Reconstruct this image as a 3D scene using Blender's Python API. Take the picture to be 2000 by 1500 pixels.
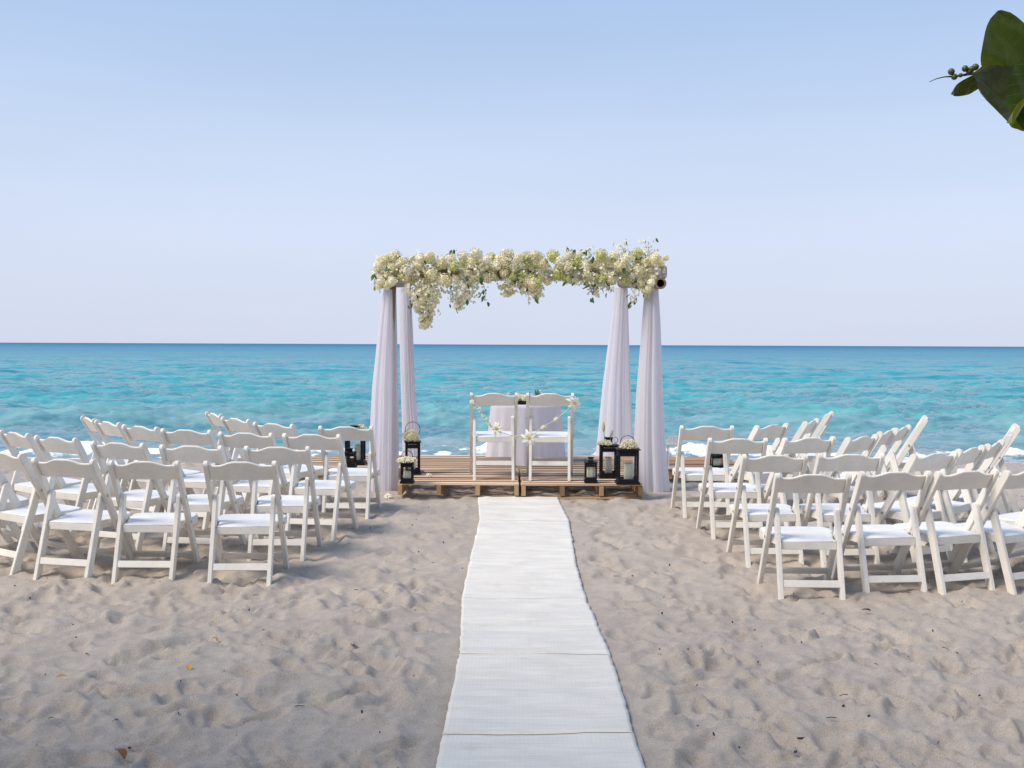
import bpy, bmesh, math, random
import numpy as np
from mathutils import Vector, Matrix, Euler

for o in list(bpy.data.objects):
    bpy.data.objects.remove(o)
S = bpy.context.scene
COL = S.collection
R = math.radians

# ------------------------------------------------------------------ camera
EYE = 1.52
FPX = 2050.0 / 2000.0
PITCH = math.atan((750 - 673) / 2050.0)
ROLL = 8 / 2000.0
cam_d = bpy.data.cameras.new('camera')
cam_d.sensor_width = 36
cam_d.lens = 36 * FPX
cam_d.clip_start = 0.05
cam_d.clip_end = 60000
cam = bpy.data.objects.new('camera', cam_d)
COL.objects.link(cam)
cam.matrix_world = Matrix.Translation((0, 0, EYE)) @ Matrix.Rotation(math.pi / 2 - PITCH, 4, 'X') @ Matrix.Rotation(ROLL, 4, 'Z')
S.camera = cam

# ------------------------------------------------------------------ light
SUN_EL, SUN_AZ = 50.0, 64.0          # hazy sun to the left, a little behind the camera
world = bpy.data.worlds.new('World')
S.world = world
world.use_nodes = True
wn = world.node_tree
wn.nodes.clear()
sky = wn.nodes.new('ShaderNodeTexSky')
sky.sky_type = 'NISHITA'
sky.sun_disc = False
sky.sun_elevation = R(SUN_EL)
sky.sun_rotation = R(180 + SUN_AZ)
sky.altitude = 0
sky.air_density = 1.0
sky.dust_density = 1.0
sky.ozone_density = 1.0
bg = wn.nodes.new('ShaderNodeBackground')
bg.inputs['Strength'].default_value = 0.125
wo = wn.nodes.new('ShaderNodeOutputWorld')
# thin milky sea haze: a pale lavender veil, thickest at the horizon, the same all round
tcw = wn.nodes.new('ShaderNodeTexCoord')
spw = wn.nodes.new('ShaderNodeSeparateXYZ')
wn.links.new(tcw.outputs['Generated'], spw.inputs[0])
vr = wn.nodes.new('ShaderNodeValToRGB')
VEIL = [(0.0, (.625, .675, .825)), (.09, (.630, .695, .865)), (.18, (.585, .680, .875)), (.31, (.450, .605, .865)), (1.0, (.36, .54, .86))]
while len(vr.color_ramp.elements) < len(VEIL):
    vr.color_ramp.elements.new(.5)
for el, (p, c) in zip(vr.color_ramp.elements, VEIL):
    el.position = p
    el.color = (*c, 1)
fr = wn.nodes.new('ShaderNodeValToRGB')
FAC = [(0.0, .97), (.10, .90), (.31, .70), (1.0, .55)]
while len(fr.color_ramp.elements) < len(FAC):
    fr.color_ramp.elements.new(.5)
for el, (p, c) in zip(fr.color_ramp.elements, FAC):
    el.position = p
    el.color = (c, c, c, 1)
wn.links.new(spw.outputs[2], vr.inputs[0])
wn.links.new(spw.outputs[2], fr.inputs[0])
vs = wn.nodes.new('ShaderNodeVectorMath')
vs.operation = 'SCALE'
vs.inputs['Scale'].default_value = 1 / .15
wn.links.new(vr.outputs[0], vs.inputs[0])
wm = wn.nodes.new('ShaderNodeMix')
wm.data_type = 'RGBA'
wn.links.new(fr.outputs[0], wm.inputs[0])
wn.links.new(sky.outputs[0], wm.inputs[6])
wn.links.new(vs.outputs[0], wm.inputs[7])
# faint uneven haze
mpw = wn.nodes.new('ShaderNodeMapping')
mpw.inputs['Scale'].default_value = (1.0, 1.0, 5.0)
wn.links.new(tcw.outputs['Generated'], mpw.inputs[0])
nzw = wn.nodes.new('ShaderNodeTexNoise')
nzw.inputs['Scale'].default_value = 1.7
nzw.inputs['Detail'].default_value = 5
wn.links.new(mpw.outputs[0], nzw.inputs['Vector'])
mrw = wn.nodes.new('ShaderNodeMapRange')
for i_, v_ in ((1, .3), (2, .7), (3, .965), (4, 1.03)):
    mrw.inputs[i_].default_value = v_
wn.links.new(nzw.outputs['Fac'], mrw.inputs[0])
scw = wn.nodes.new('ShaderNodeVectorMath')
scw.operation = 'SCALE'
wn.links.new(wm.outputs[2], scw.inputs[0])
wn.links.new(mrw.outputs[0], scw.inputs['Scale'])
wn.links.new(scw.outputs[0], bg.inputs[0])
wn.links.new(bg.outputs[0], wo.inputs[0])
sun_d = bpy.data.lights.new('sun', 'SUN')
sun_d.energy = 2.75
sun_d.angle = R(22)
sun_d.color = (1.0, 0.89, 0.76)
sun = bpy.data.objects.new('sun', sun_d)
COL.objects.link(sun)
a, e = R(SUN_AZ), R(SUN_EL)
to_sun = Vector((-math.sin(a) * math.cos(e), -math.cos(a) * math.cos(e), math.sin(e)))
sun.rotation_euler = to_sun.to_track_quat('Z', 'Y').to_euler()
sun.location = to_sun * 60
S.view_settings.view_transform = 'Standard'
S.view_settings.look = 'None'
S.view_settings.exposure = 0.36
S.view_settings.gamma = 1
S.view_settings.use_curve_mapping = False
S.cycles.use_adaptive_sampling = True
S.cycles.max_bounces = 8
S.cycles.transparent_max_bounces = 16

rng = np.random.default_rng(7)
random.seed(7)


# ------------------------------------------------------------------ helpers
def at(px, py, y):
    """world point at depth y seen at photograph pixel (px, py)"""
    dx, dy = px - 1000, py - 750
    cr, sr = math.cos(ROLL), math.sin(ROLL)
    u, v = dx * cr + dy * sr, -dx * sr + dy * cr
    c, s = math.cos(PITCH), math.sin(PITCH)
    d = Vector((u / 2050.0, c - v / 2050.0 * s, -s - v / 2050.0 * c))
    t = y / d.y
    return Vector((d.x * t, y, EYE + d.z * t))


def lin(r, g, b):
    f = lambda c: (c / 255) / 12.92 if c / 255 <= .04045 else ((c / 255 + .055) / 1.055) ** 2.4
    return (f(r), f(g), f(b), 1)


def ob(name, me, mat=None, parent=None, loc=(0, 0, 0), rot=(0, 0, 0), scale=None, smooth=False):
    o = bpy.data.objects.new(name, me)
    COL.objects.link(o)
    if mat is not None and me is not None and not me.materials:
        me.materials.append(mat)
    o.location = loc
    o.rotation_euler = rot
    if scale is not None:
        o.scale = (scale,) * 3 if isinstance(scale, (int, float)) else scale
    if parent is not None:
        o.parent = parent
    if smooth and me is not None:
        me.shade_smooth()
    return o


def tag(o, label=None, cat=None, group=None, kind=None):
    if label:
        o['label'] = label
    if cat:
        o['category'] = cat
    if group:
        o['group'] = group
    if kind:
        o['kind'] = kind
    return o


def thing(name, label, cat, loc=(0, 0, 0), rz=0.0, group=None):
    o = bpy.data.objects.new(name, None)
    o.empty_display_size = .1
    COL.objects.link(o)
    o.location = loc
    o.rotation_euler = (0, 0, rz)
    return tag(o, label, cat, group)


class MB:
    """collects shapes into one mesh"""
    def __init__(s):
        s.v, s.f = [], []

    def add(s, vs, fs):
        n = len(s.v)
        s.v += [tuple(p) for p in vs]
        s.f += [tuple(i + n for i in f) for f in fs]
        return s

    def box(s, c, d, rot=None):
        vs = [Vector((sx * d[0] / 2, sy * d[1] / 2, sz * d[2] / 2)) for sx in (-1, 1) for sy in (-1, 1) for sz in (-1, 1)]
        if rot is not None:
            vs = [rot @ p for p in vs]
        c = Vector(c)
        return s.add([p + c for p in vs], [(0, 1, 3, 2), (4, 6, 7, 5), (0, 4, 5, 1), (2, 3, 7, 6), (0, 2, 6, 4), (1, 5, 7, 3)])

    def prism(s, poly, axis, a, b):
        """poly of 2D points extruded along axis from a to b"""
        def p3(p, t):
            return (t, p[0], p[1]) if axis == 'x' else ((p[0], t, p[1]) if axis == 'y' else (p[0], p[1], t))
        n = len(poly)
        vs = [p3(p, a) for p in poly] + [p3(p, b) for p in poly]
        fs = [tuple(range(n))[::-1], tuple(range(n, 2 * n))] + [(i, (i + 1) % n, n + (i + 1) % n, n + i) for i in range(n)]
        return s.add(vs, fs)

    def tube(s, pts, rad, n=8, caps=True):
        pts = [Vector(p) for p in pts]
        m = len(pts)
        rad = [rad] * m if isinstance(rad, (int, float)) else list(rad)
        up = Vector((0, 0, 1))
        vs, fs = [], []
        px = None
        for i, p in enumerate(pts):
            t = (pts[min(i + 1, m - 1)] - pts[max(i - 1, 0)])
            t = t.normalized() if t.length > 1e-9 else Vector((0, 0, 1))
            if px is None:
                q = up if abs(t.z) < .9 else Vector((1, 0, 0))
                px = t.cross(q).normalized()
            else:
                px = (px - t * px.dot(t)).normalized()
            py = t.cross(px)
            for k in range(n):
                a = 2 * math.pi * k / n
                vs.append(p + (px * math.cos(a) + py * math.sin(a)) * rad[i])
        for i in range(m - 1):
            for k in range(n):
                fs.append((i * n + k, i * n + (k + 1) % n, (i + 1) * n + (k + 1) % n, (i + 1) * n + k))
        if caps:
            fs.append(tuple(range(n))[::-1])
            fs.append(tuple(range((m - 1) * n, m * n)))
        return s.add(vs, fs)

    def lathe(s, prof, c=(0, 0, 0), n=16):
        vs, fs = [], []
        for r, z in prof:
            for k in range(n):
                a = 2 * math.pi * k / n
                vs.append((c[0] + r * math.cos(a), c[1] + r * math.sin(a), c[2] + z))
        for i in range(len(prof) - 1):
            for k in range(n):
                fs.append((i * n + k, i * n + (k + 1) % n, (i + 1) * n + (k + 1) % n, (i + 1) * n + k))
        return s.add(vs, fs)

    def mesh(s, name, bevel=0.0, smooth=False, seg=2):
        me = bpy.data.meshes.new(name)
        me.from_pydata(s.v, [], s.f)
        me.validate()
        if bevel or True:
            bm = bmesh.new()
            bm.from_mesh(me)
            bmesh.ops.recalc_face_normals(bm, faces=bm.faces)
            if bevel:
                es = [e for e in bm.edges if len(e.link_faces) == 2 and e.calc_face_angle(0) > .6]
                bmesh.ops.bevel(bm, geom=es, offset=bevel, segments=seg, affect='EDGES', clamp_overlap=True)
            bm.to_mesh(me)
            bm.free()
        if smooth:
            me.shade_smooth()
        return me


def grid_mesh(name, P, attrs=None):
    """P: (rows, cols, 3) array -> smooth quad grid"""
    nr, nc = P.shape[:2]
    me = bpy.data.meshes.new(name)
    i = np.arange(nr * nc).reshape(nr, nc)
    q = np.stack([i[:-1, :-1], i[:-1, 1:], i[1:, 1:], i[1:, :-1]], -1).reshape(-1)
    nf = (nr - 1) * (nc - 1)
    me.vertices.add(nr * nc)
    me.vertices.foreach_set('co', P.reshape(-1).astype(np.float32))
    me.loops.add(nf * 4)
    me.loops.foreach_set('vertex_index', q.astype(np.int32))
    me.polygons.add(nf)
    me.polygons.foreach_set('loop_start', (np.arange(nf) * 4).astype(np.int32))
    me.polygons.foreach_set('use_smooth', np.ones(nf, bool))
    me.update(calc_edges=True)
    for k, v in (attrs or {}).items():
        at_ = me.attributes.new(k, 'FLOAT', 'POINT')
        at_.data.foreach_set('value', v.reshape(-1).astype(np.float32))
    return me


# ---- numpy noise
def hash2(ix, iy, seed=0):
    h = (ix.astype(np.int64) * 374761393 + iy.astype(np.int64) * 668265263 + seed * 1274126177) & 0x7fffffff
    h = ((h ^ (h >> 13)) * 1274126177) & 0x7fffffff
    h = (h ^ (h >> 16)) & 0x7fffffff
    return h / 0x7fffffff


def vnoise(x, y, seed=0):
    ix, iy = np.floor(x), np.floor(y)
    fx, fy = x - ix, y - iy
    fx, fy = fx * fx * fx * (fx * (6 * fx - 15) + 10), fy * fy * fy * (fy * (6 * fy - 15) + 10)
    a, b = hash2(ix, iy, seed), hash2(ix + 1, iy, seed)
    c, d = hash2(ix, iy + 1, seed), hash2(ix + 1, iy + 1, seed)
    return (a + (b - a) * fx) * (1 - fy) + (c + (d - c) * fx) * fy


def fbm(x, y, seed=0, o=4):
    s, a, n = 0, .5, 0
    for k in range(o):
        s = s + a * (vnoise(x * 2 ** k, y * 2 ** k, seed + k) - .5)
        n += a
        a *= .5
    return s / n * 2


def worley(x, y, seed=0):
    """squared distance to the nearest jittered point and that point's random value"""
    ix, iy = np.floor(x), np.floor(y)
    best = np.full(x.shape, 9.0)
    val = np.zeros(x.shape)
    for ox in (-1, 0, 1):
        for oy in (-1, 0, 1):
            cx, cy = ix + ox, iy + oy
            qx = cx + .1 + .8 * hash2(cx, cy, seed)
            qy = cy + .1 + .8 * hash2(cx, cy, seed + 11)
            d = (qx - x) ** 2 + (qy - y) ** 2
            m = d < best
            best = np.where(m, d, best)
            val = np.where(m, hash2(cx, cy, seed + 23), val)
    return best, val


def sstep(a, b, x):
    t = np.clip((x - a) / (b - a), 0, 1)
    return t * t * (3 - 2 * t)


# ---- node materials
class NT:
    def __init__(s, name):
        s.m = bpy.data.materials.new(name)
        s.m.use_nodes = True
        s.t = s.m.node_tree
        s.b = s.t.nodes['Principled BSDF']
        s.o = s.t.nodes['Material Output']

    def n(s, typ, **kw):
        nd = s.t.nodes.new(typ)
        for k, v in kw.items():
            setattr(nd, k, v)
        return nd

    def l(s, a, b):
        s.t.links.new(a, b)

    def coord(s, kind='Object', scale=(1, 1, 1)):
        tc = s.n('ShaderNodeTexCoord')
        mp = s.n('ShaderNodeMapping')
        mp.inputs['Scale'].default_value = scale
        s.l(tc.outputs[kind], mp.inputs[0])
        return mp.outputs[0]

    def noise(s, vec, scale, detail=4, rough=.55):
        nd = s.n('ShaderNodeTexNoise')
        nd.inputs['Scale'].default_value = scale
        nd.inputs['Detail'].default_value = detail
        nd.inputs['Roughness'].default_value = rough
        if vec is not None:
            s.l(vec, nd.inputs['Vector'])
        return nd.outputs['Fac']

    def ramp(s, fac, stops):
        nd = s.n('ShaderNodeValToRGB')
        cr = nd.color_ramp
        while len(cr.elements) < len(stops):
            cr.elements.new(.5)
        for e_, (p, c) in zip(cr.elements, stops):
            e_.position = p
            e_.color = c if len(c) == 4 else (*c, 1)
        s.l(fac, nd.inputs[0])
        return nd.outputs[0]

    def mix(s, fac, a, b, blend='MIX'):
        nd = s.n('ShaderNodeMix', data_type='RGBA', blend_type=blend)
        if isinstance(fac, (int, float)):
            nd.inputs[0].default_value = fac
        else:
            s.l(fac, nd.inputs[0])
        for i, c in ((6, a), (7, b)):
            if isinstance(c, tuple):
                nd.inputs[i].default_value = c if len(c) == 4 else (*c, 1)
            else:
                s.l(c, nd.inputs[i])
        return nd.outputs[2]

    def math(s, op, a, b=None):
        nd = s.n('ShaderNodeMath', operation=op)
        for i, c in ((0, a), (1, b)):
            if c is None:
                continue
            if isinstance(c, (int, float)):
                nd.inputs[i].default_value = c
            else:
                s.l(c, nd.inputs[i])
        return nd.outputs[0]

    def maprange(s, v, a, b, c=0., d=1.):
        nd = s.n('ShaderNodeMapRange')
        for i, k in ((1, a), (2, b), (3, c), (4, d)):
            nd.inputs[i].default_value = k
        s.l(v, nd.inputs[0])
        return nd.outputs[0]

    def bump(s, h, strength, dist, normal=None):
        nd = s.n('ShaderNodeBump')
        nd.inputs['Strength'].default_value = strength
        nd.inputs['Distance'].default_value = dist
        s.l(h, nd.inputs['Height'])
        if normal is not None:
            s.l(normal, nd.inputs['Normal'])
        return nd.outputs[0]

    def set(s, **kw):
        for k, v in kw.items():
            i = s.b.inputs[k.replace('_', ' ')]
            if hasattr(v, 'links'):
                s.l(v, i)
            else:
                i.default_value = v
        return s


def simple(name, col, rough=.6, var=.25, scale=30., metal=0., bumpd=0., spec=.5, stretch=(1, 1, 1), objvar=0.):
    t = NT(name)
    v = t.coord('Object', stretch)
    f = t.noise(v, scale, 5)
    c0 = tuple(min(1, c * (1 - var)) for c in col[:3])
    c1 = tuple(min(1, c * (1 + var)) for c in col[:3])
    c = t.ramp(f, [(.3, c0), (.7, c1)])
    if objvar:
        oi = t.n('ShaderNodeObjectInfo')
        k = t.maprange(oi.outputs['Random'], 0, 1, 1 - objvar, 1 + objvar)
        vm = t.n('ShaderNodeVectorMath', operation='SCALE')
        t.l(c, vm.inputs[0])
        t.l(k, vm.inputs['Scale'])
        c = vm.outputs[0]
    t.set(Base_Color=c, Roughness=rough, Metallic=metal)
    t.b.inputs['Specular IOR Level'].default_value = spec
    if bumpd:
        t.set(Normal=t.bump(f, .6, bumpd))
    return t.m


# ------------------------------------------------------------------ the beach
SEA_Z = -0.30


def ground(y):
    y = np.asarray(y, float)
    up = .09 * sstep(6.3, 9.9, y)
    down = -.40 * sstep(12.3, 16.8, y) - .07 * np.clip(y - 15.5, 0, 60)
    return up + down


def sand_detail(x, y):
    wx = x + .10 * fbm(x * 2.2, y * 2.2, 3, 3)
    wy = y + .10 * fbm(x * 2.2 + 9, y * 2.2, 5, 3)
    ca, sa = math.cos(.35), math.sin(.35)
    u, v = wx * ca + wy * sa, -wx * sa + wy * ca
    d1, r1 = worley(u / .22, v / .17, 1)
    d2, r2 = worley(u / .11 + 5, v / .09, 2)
    r1, r2 = vnoise(x * 2.6, y * 2.6, 61), vnoise(x * 5 + 3, y * 5, 62)
    h = (.008 + .034 * r1) * np.minimum(d1, .80) / .6
    h = h + (.002 + .012 * r2) * np.minimum(d2, .75) / .6
    h = h + .014 * fbm(x * .9, y * .9, 31, 3) + .010 * fbm(x * 6, y * 6, 41, 3) + .004 * fbm(x * 24, y * 24, 47, 2)
    run = sstep(-.42, -.33, x) * (1 - sstep(.50, .60, x)) * (1 - sstep(9.6, 10.0, y))
    return (h - .018) * (1 - .72 * run) - .012 * run


rows = [2.2]
while rows[-1] < 14.0:
    rows.append(rows[-1] + .0052 * rows[-1])
rows = np.array(list(np.linspace(-45, 2.1, 60)) + rows + list(np.linspace(14.2, 40, 60)))
NC = 640
u = np.linspace(-1, 1, NC)
half = .60 * np.clip(rows, 2.2, 14) + 1.2
outer = np.array([90, 60, 40, 28, 20, 15, 12, 10.5])
X = np.concatenate([np.broadcast_to(-outer, (len(rows), 8)), u[None] * half[:, None], np.broadcast_to(outer[::-1], (len(rows), 8))], 1)
Y = np.broadcast_to(rows[:, None], X.shape)
amp = (1 - .75 * sstep(12.5, 15.5, Y))
Z = ground(Y) + amp * sand_detail(X, Y)
pr = np.random.default_rng(12)
for k in range(2600):            # trodden footprints with pushed-up rims
    fy = 2.6 + 10.0 * pr.random() ** 1.25
    fx = pr.uniform(-1, 1) * (.55 * fy + .9)
    if -.40 < fx < .58 and fy < 10:
        continue
    sc_, th_, dp_ = pr.uniform(.6, 1.15), pr.normal(1.57, .8), pr.uniform(.007, .024)
    lo, hi = np.searchsorted(rows, (fy - .3, fy + .3))
    dx, dy = X[lo:hi] - fx, Y[lo:hi] - fy
    dx, dy = dx + .03 * np.sin(dy * 22 + k), dy + .02 * np.sin(dx * 25 + k)
    c_, s_ = math.cos(th_), math.sin(th_)
    dd = np.sqrt(((dx * c_ + dy * s_) / (.135 * sc_)) ** 2 + ((-dx * s_ + dy * c_) / (.062 * sc_)) ** 2)
    Z[lo:hi] += -dp_ * (1 - sstep(.55, 1.1, dd)) + .40 * dp_ * np.exp(-((dd - 1.22) / .22) ** 2)
me = grid_mesh('sand', np.stack([X, Y, Z], -1))
t = NT('sand')
vec = t.coord('Object')
n1 = t.noise(vec, 1.3, 5)
n2 = t.noise(vec, 260, 3, .7)
n3 = t.noise(vec, 14, 5, .6)
base = t.ramp(n1, [(.3, (.41, .355, .305)), (.7, (.48, .425, .37))])
base = t.mix(.35, base, t.ramp(n3, [(.35, (.35, .30, .26)), (.68, (.52, .465, .41))]))
grain = t.ramp(n2, [(.30, (.45, .43, .42)), (.5, (1, 1, 1)), (.72, (1.35, 1.33, 1.3))])
base = t.mix(.85, base, grain, 'MULTIPLY')
sep = t.n('ShaderNodeSeparateXYZ')
t.l(vec, sep.inputs[0])
wet = t.maprange(t.math('ADD', sep.outputs['Y'], t.math('MULTIPLY', n1, 1.6)), 15.2, 16.3)
base = t.mix(wet, base, (.16, .13, .105))
rgh = t.maprange(wet, 0, 1, .95, .25)
t.set(Base_Color=base, Roughness=rgh, Normal=t.bump(n2, .7, .0035, t.bump(t.noise(vec, 70, 4), .5, .006)))
t.b.inputs['Specular IOR Level'].default_value = .25
tag(ob('sand', me, t.m), kind='structure')

# ------------------------------------------------------------------ the sea
rows = [14.6]
while rows[-1] < 25000:
    d = rows[-1]
    rows.append(d + max(.045, .00013 * d * d if d < 600 else .08 * d))
rows = np.array(rows)
NC = 760
u = np.linspace(-1, 1, NC)
half = .64 * rows + 6
X = u[None] * half[:, None]
X = np.concatenate([X[:, :1] * 6, X[:, :1] * 2, X, X[:, -1:] * 2, X[:, -1:] * 6], 1)
Y = np.broadcast_to(rows[:, None], X.shape).copy()
dyr = np.gradient(rows)[:, None]
dxr = (2 * half / NC)[:, None]
Z = np.zeros_like(X)
wr = np.random.default_rng(5)
Xw = X + 1.5 * fbm(X * .13, Y * .13, 77, 3)
Yw = Y + 1.5 * fbm(X * .16 + 40, Y * .16, 78, 3)
for k in range(64):
    lam = .25 * (5 / .25) ** (k / 63.0)
    th = wr.normal(0, .42 if lam > 3 else .75)
    kx, ky = 2 * math.pi / lam * math.sin(th), 2 * math.pi / lam * math.cos(th)
    a = .0100 * lam ** .42 * wr.uniform(.5, 1.2)
    fade = sstep(2.2, 4.5, lam / np.maximum(abs(math.cos(th)) * dyr, .3 * dxr))
    ph = kx * Xw + ky * Yw + wr.uniform(0, 6.28)
    patch = .55 + .9 * np.clip(vnoise(X / (lam * 4), Y / (lam * 3), 100 + k), 0, 1)
    sh = np.sin(ph)
    Z += a * fade * patch * (sh + .28 * np.cos(2 * ph))
for k in range(7):               # low swell running in, its crests along the shore
    lam = 5.5 + 1.3 * k
    th = wr.normal(0, .14)
    ph = 2 * math.pi / lam * (math.sin(th) * Xw + math.cos(th) * Yw) + wr.uniform(0, 6.28)
    patch = np.clip(1.6 * vnoise(X / (lam * 1.6), Y / (lam * 1.2), 300 + k) - .25, 0, 1)
    Z += .062 * patch * sstep(2.2, 4.5, lam / dyr) * (np.sin(ph) + .35 * np.cos(2 * ph))
shallow = sstep(16.2, 24, Y)
Z *= .25 + .75 * shallow
# the wave rising before it breaks, one long uneven ridge parallel to the shore
crest = 24.0 + .8 * fbm(X * .10, X * 0 + 3, 90, 3)
w = Y - crest
env = .35 + 1.1 * np.clip(vnoise(X * .22 + 7.3, X * 0, 91), 0, 1) * (.6 + .4 * vnoise(X * .9, X * 0, 92))
env = np.where(np.abs(X) < 60, env, 0)
ridge = np.where(w < 0, np.exp(-(w / .70) ** 2), np.exp(-(w / 2.3) ** 2))
Z += .30 * np.minimum(env, .85) * ridge
# the broken wave and its foam at the water's edge
line = 18.0 + .7 * fbm(X * .16 + 4, X * 0, 95, 3)
w2 = Y - line
pres = np.clip(2.4 * (vnoise(X * .45 + 2.2, X * 0 + .5, 96) - .55), 0, 1)
for cx_, wd_ in ((3.25, .55), (-3.2, .35), (-7.2, .9), (-.35, .3), (8.4, .5)):
    pres = np.maximum(pres, np.exp(-((X - cx_) / wd_) ** 2))
lump = .5 + .5 * fbm(X * 5, Y * 5, 97, 4)
Z += pres * np.exp(-(w2 / .45) ** 2) * (.05 + .17 * lump)
edge = 16.35 + .35 * fbm(X * .3, X * 0, 98, 3)
sheet = sstep(0, .5, Y - edge) * (1 - sstep(.2, 1.2, w2))
lace = fbm(X * 2.6, Y * 1.5, 99, 5)
foam = np.maximum(pres * np.exp(-(w2 / .55) ** 2) * 1.6, sheet * np.clip(lace * 2.4 + .18, 0, 1))
foam = np.maximum(foam, np.exp(-((Y - edge) / .10) ** 2) * .8)
foam = np.clip(foam, 0, 1)
me = grid_mesh('sea', np.stack([X, Y, Z + SEA_Z], -1), {'foam': foam})
t = NT('sea_water')
geo = t.n('ShaderNodeNewGeometry')
sep = t.n('ShaderNodeSeparateXYZ')
t.l(geo.outputs['Position'], sep.inputs[0])
ly = t.math('LOGARITHM', sep.outputs['Y'], 10.0)
var = t.noise(t.coord('Object', (.012, .05, 1)), 1.0, 4)
ly = t.math('ADD', ly, t.maprange(var, .3, .7, -.10, .10))
colr = t.ramp(t.maprange(ly, 1.2, 3.6), [(0.0, (.22, .34, .38)), (.10, (.11, .36, .385)), (.22, (.034, .335, .385)), (.42, (.012, .275, .385)), (.66, (.008, .205, .355)), (1.0, (.006, .125, .26))])
va = t.coord('Object', (.55, 1.5, 1))
fo = t.n('ShaderNodeAttribute', attribute_name='foam')
fn = t.noise(t.coord('Object', (1, .7, 1)), 9, 5, .7)
fm = t.maprange(t.math('ADD', fo.outputs['Fac'], t.maprange(fn, .25, .75, -.35, .35)), .42, .72)
pt = t.noise(t.coord('Object', (.30, 1.1, 1)), 1.0, 7, .70)
colr = t.mix(1.0, colr, t.ramp(pt, [(.38, (.52, .70, .77)), (.51, (1, 1, 1)), (.64, (1.6, 1.2, 1.15))]), 'MULTIPLY')
col = t.mix(fm, colr, (.86, .87, .86))
wv = t.n('ShaderNodeTexNoise')
wv.inputs['Scale'].default_value = 1.0
wv.inputs['Detail'].default_value = 6
wv.inputs['Roughness'].default_value = .72
t.l(t.coord('Object', (.17, .55, 1)), wv.inputs['Vector'])
sb = t.n('ShaderNodeVectorMath', operation='SUBTRACT')
t.l(wv.outputs['Color'], sb.inputs[0])
sb.inputs[1].default_value = (.5, .5, .5)
ml = t.n('ShaderNodeVectorMath', operation='MULTIPLY')
t.l(sb.outputs[0], ml.inputs[0])
ml.inputs[1].default_value = (.8, 1.9, 0)
ad = t.n('ShaderNodeVectorMath', operation='ADD')
t.l(ml.outputs[0], ad.inputs[0])
t.l(t.bump(t.noise(va, 2.6, 5, .6), .5, .05), ad.inputs[1])
nm = t.n('ShaderNodeVectorMath', operation='NORMALIZE')
t.l(ad.outputs[0], nm.inputs[0])
t.set(Base_Color=col, Roughness=t.maprange(fm, 0, 1, .07, .8), IOR=1.333, Normal=nm.outputs[0])
t.b.inputs['Specular IOR Level'].default_value = 0
gls = t.n('ShaderNodeBsdfGlossy')
gls.inputs['Roughness'].default_value = .06
t.l(nm.outputs[0], gls.inputs['Normal'])
fre = t.n('ShaderNodeFresnel')
fre.inputs['IOR'].default_value = 1.333
t.l(nm.outputs[0], fre.inputs['Normal'])
# choppy water hides its own grazing facets, so the mirror share stays well below one
cap = t.math('MULTIPLY', t.math('MINIMUM', fre.outputs[0], t.maprange(ly, 1.3, 3.0, .66, .18)), t.math('SUBTRACT', 1.0, fm))
smx = t.n('ShaderNodeMixShader')
t.l(cap, smx.inputs[0])
t.l(t.b.outputs[0], smx.inputs[1])
t.l(gls.outputs[0], smx.inputs[2])
t.l(smx.outputs[0], t.o.inputs[0])
tag(ob('sea', me, t.m), kind='structure')


# ------------------------------------------------------------------ trees behind the camera that shade the beach
def leaf_mat(name, c0, c1, trans=.35):
    t = NT(name)
    f = t.noise(t.coord('Object'), 3.0, 3)
    c = t.ramp(f, [(.3, c0), (.7, c1)])
    t.set(Base_Color=c, Roughness=.45)
    tr = t.n('ShaderNodeBsdfTranslucent')
    t.l(t.mix(.5, c, (.25, .35, .02)), tr.inputs[0])
    mx = t.n('ShaderNodeMixShader')
    mx.inputs[0].default_value = trans
    t.l(t.b.outputs[0], mx.inputs[1])
    t.l(tr.outputs[0], mx.inputs[2])
    t.l(mx.outputs[0], t.o.inputs[0])
    return t.m


M_LEAF = leaf_mat('sea_grape_leaves', (.035, .075, .018), (.085, .15, .03))
M_BARK = simple('bark', (.16, .12, .09), .9, .4, 12, bumpd=.01, stretch=(1, 1, .3))


def leaf_cloud(blobs, n, size, seed):
    r = np.random.default_rng(seed)
    vol = np.array([b[3] * b[4] * b[5] for b in blobs])
    idx = r.choice(len(blobs), n, p=vol / vol.sum())
    d = r.normal(size=(n, 3))
    d /= np.linalg.norm(d, axis=1)[:, None]
    rad = r.uniform(.25, 1, n) ** .45
    B = np.array(blobs)[idx]
    C = B[:, :3] + d * rad[:, None] * B[:, 3:]
    nrm = r.normal(size=(n, 3)) * .8 + np.array([0, .3, .8])
    nrm /= np.linalg.norm(nrm, axis=1)[:, None]
    tt = np.cross(nrm, r.normal(size=(n, 3)))
    tt /= np.linalg.norm(tt, axis=1)[:, None]
    bb = np.cross(nrm, tt)
    s = size * r.uniform(.7, 1.25, n)[:, None]
    out = []
    for ang, q, lift in ((0, 1, .12), (60, .95, 0), (120, .95, 0), (180, .9, .12), (240, .95, 0), (300, .95, 0)):
        a_ = math.radians(ang)
        out.append(C + s * q * (math.cos(a_) * tt + math.sin(a_) * bb) + s * lift * nrm)
    V = np.stack(out, 1).reshape(-1, 3)
    F = np.arange(n * 6).reshape(n, 6)
    me = bpy.data.meshes.new('crown')
    me.from_pydata(V.tolist(), [], F.tolist())
    return me


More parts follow.
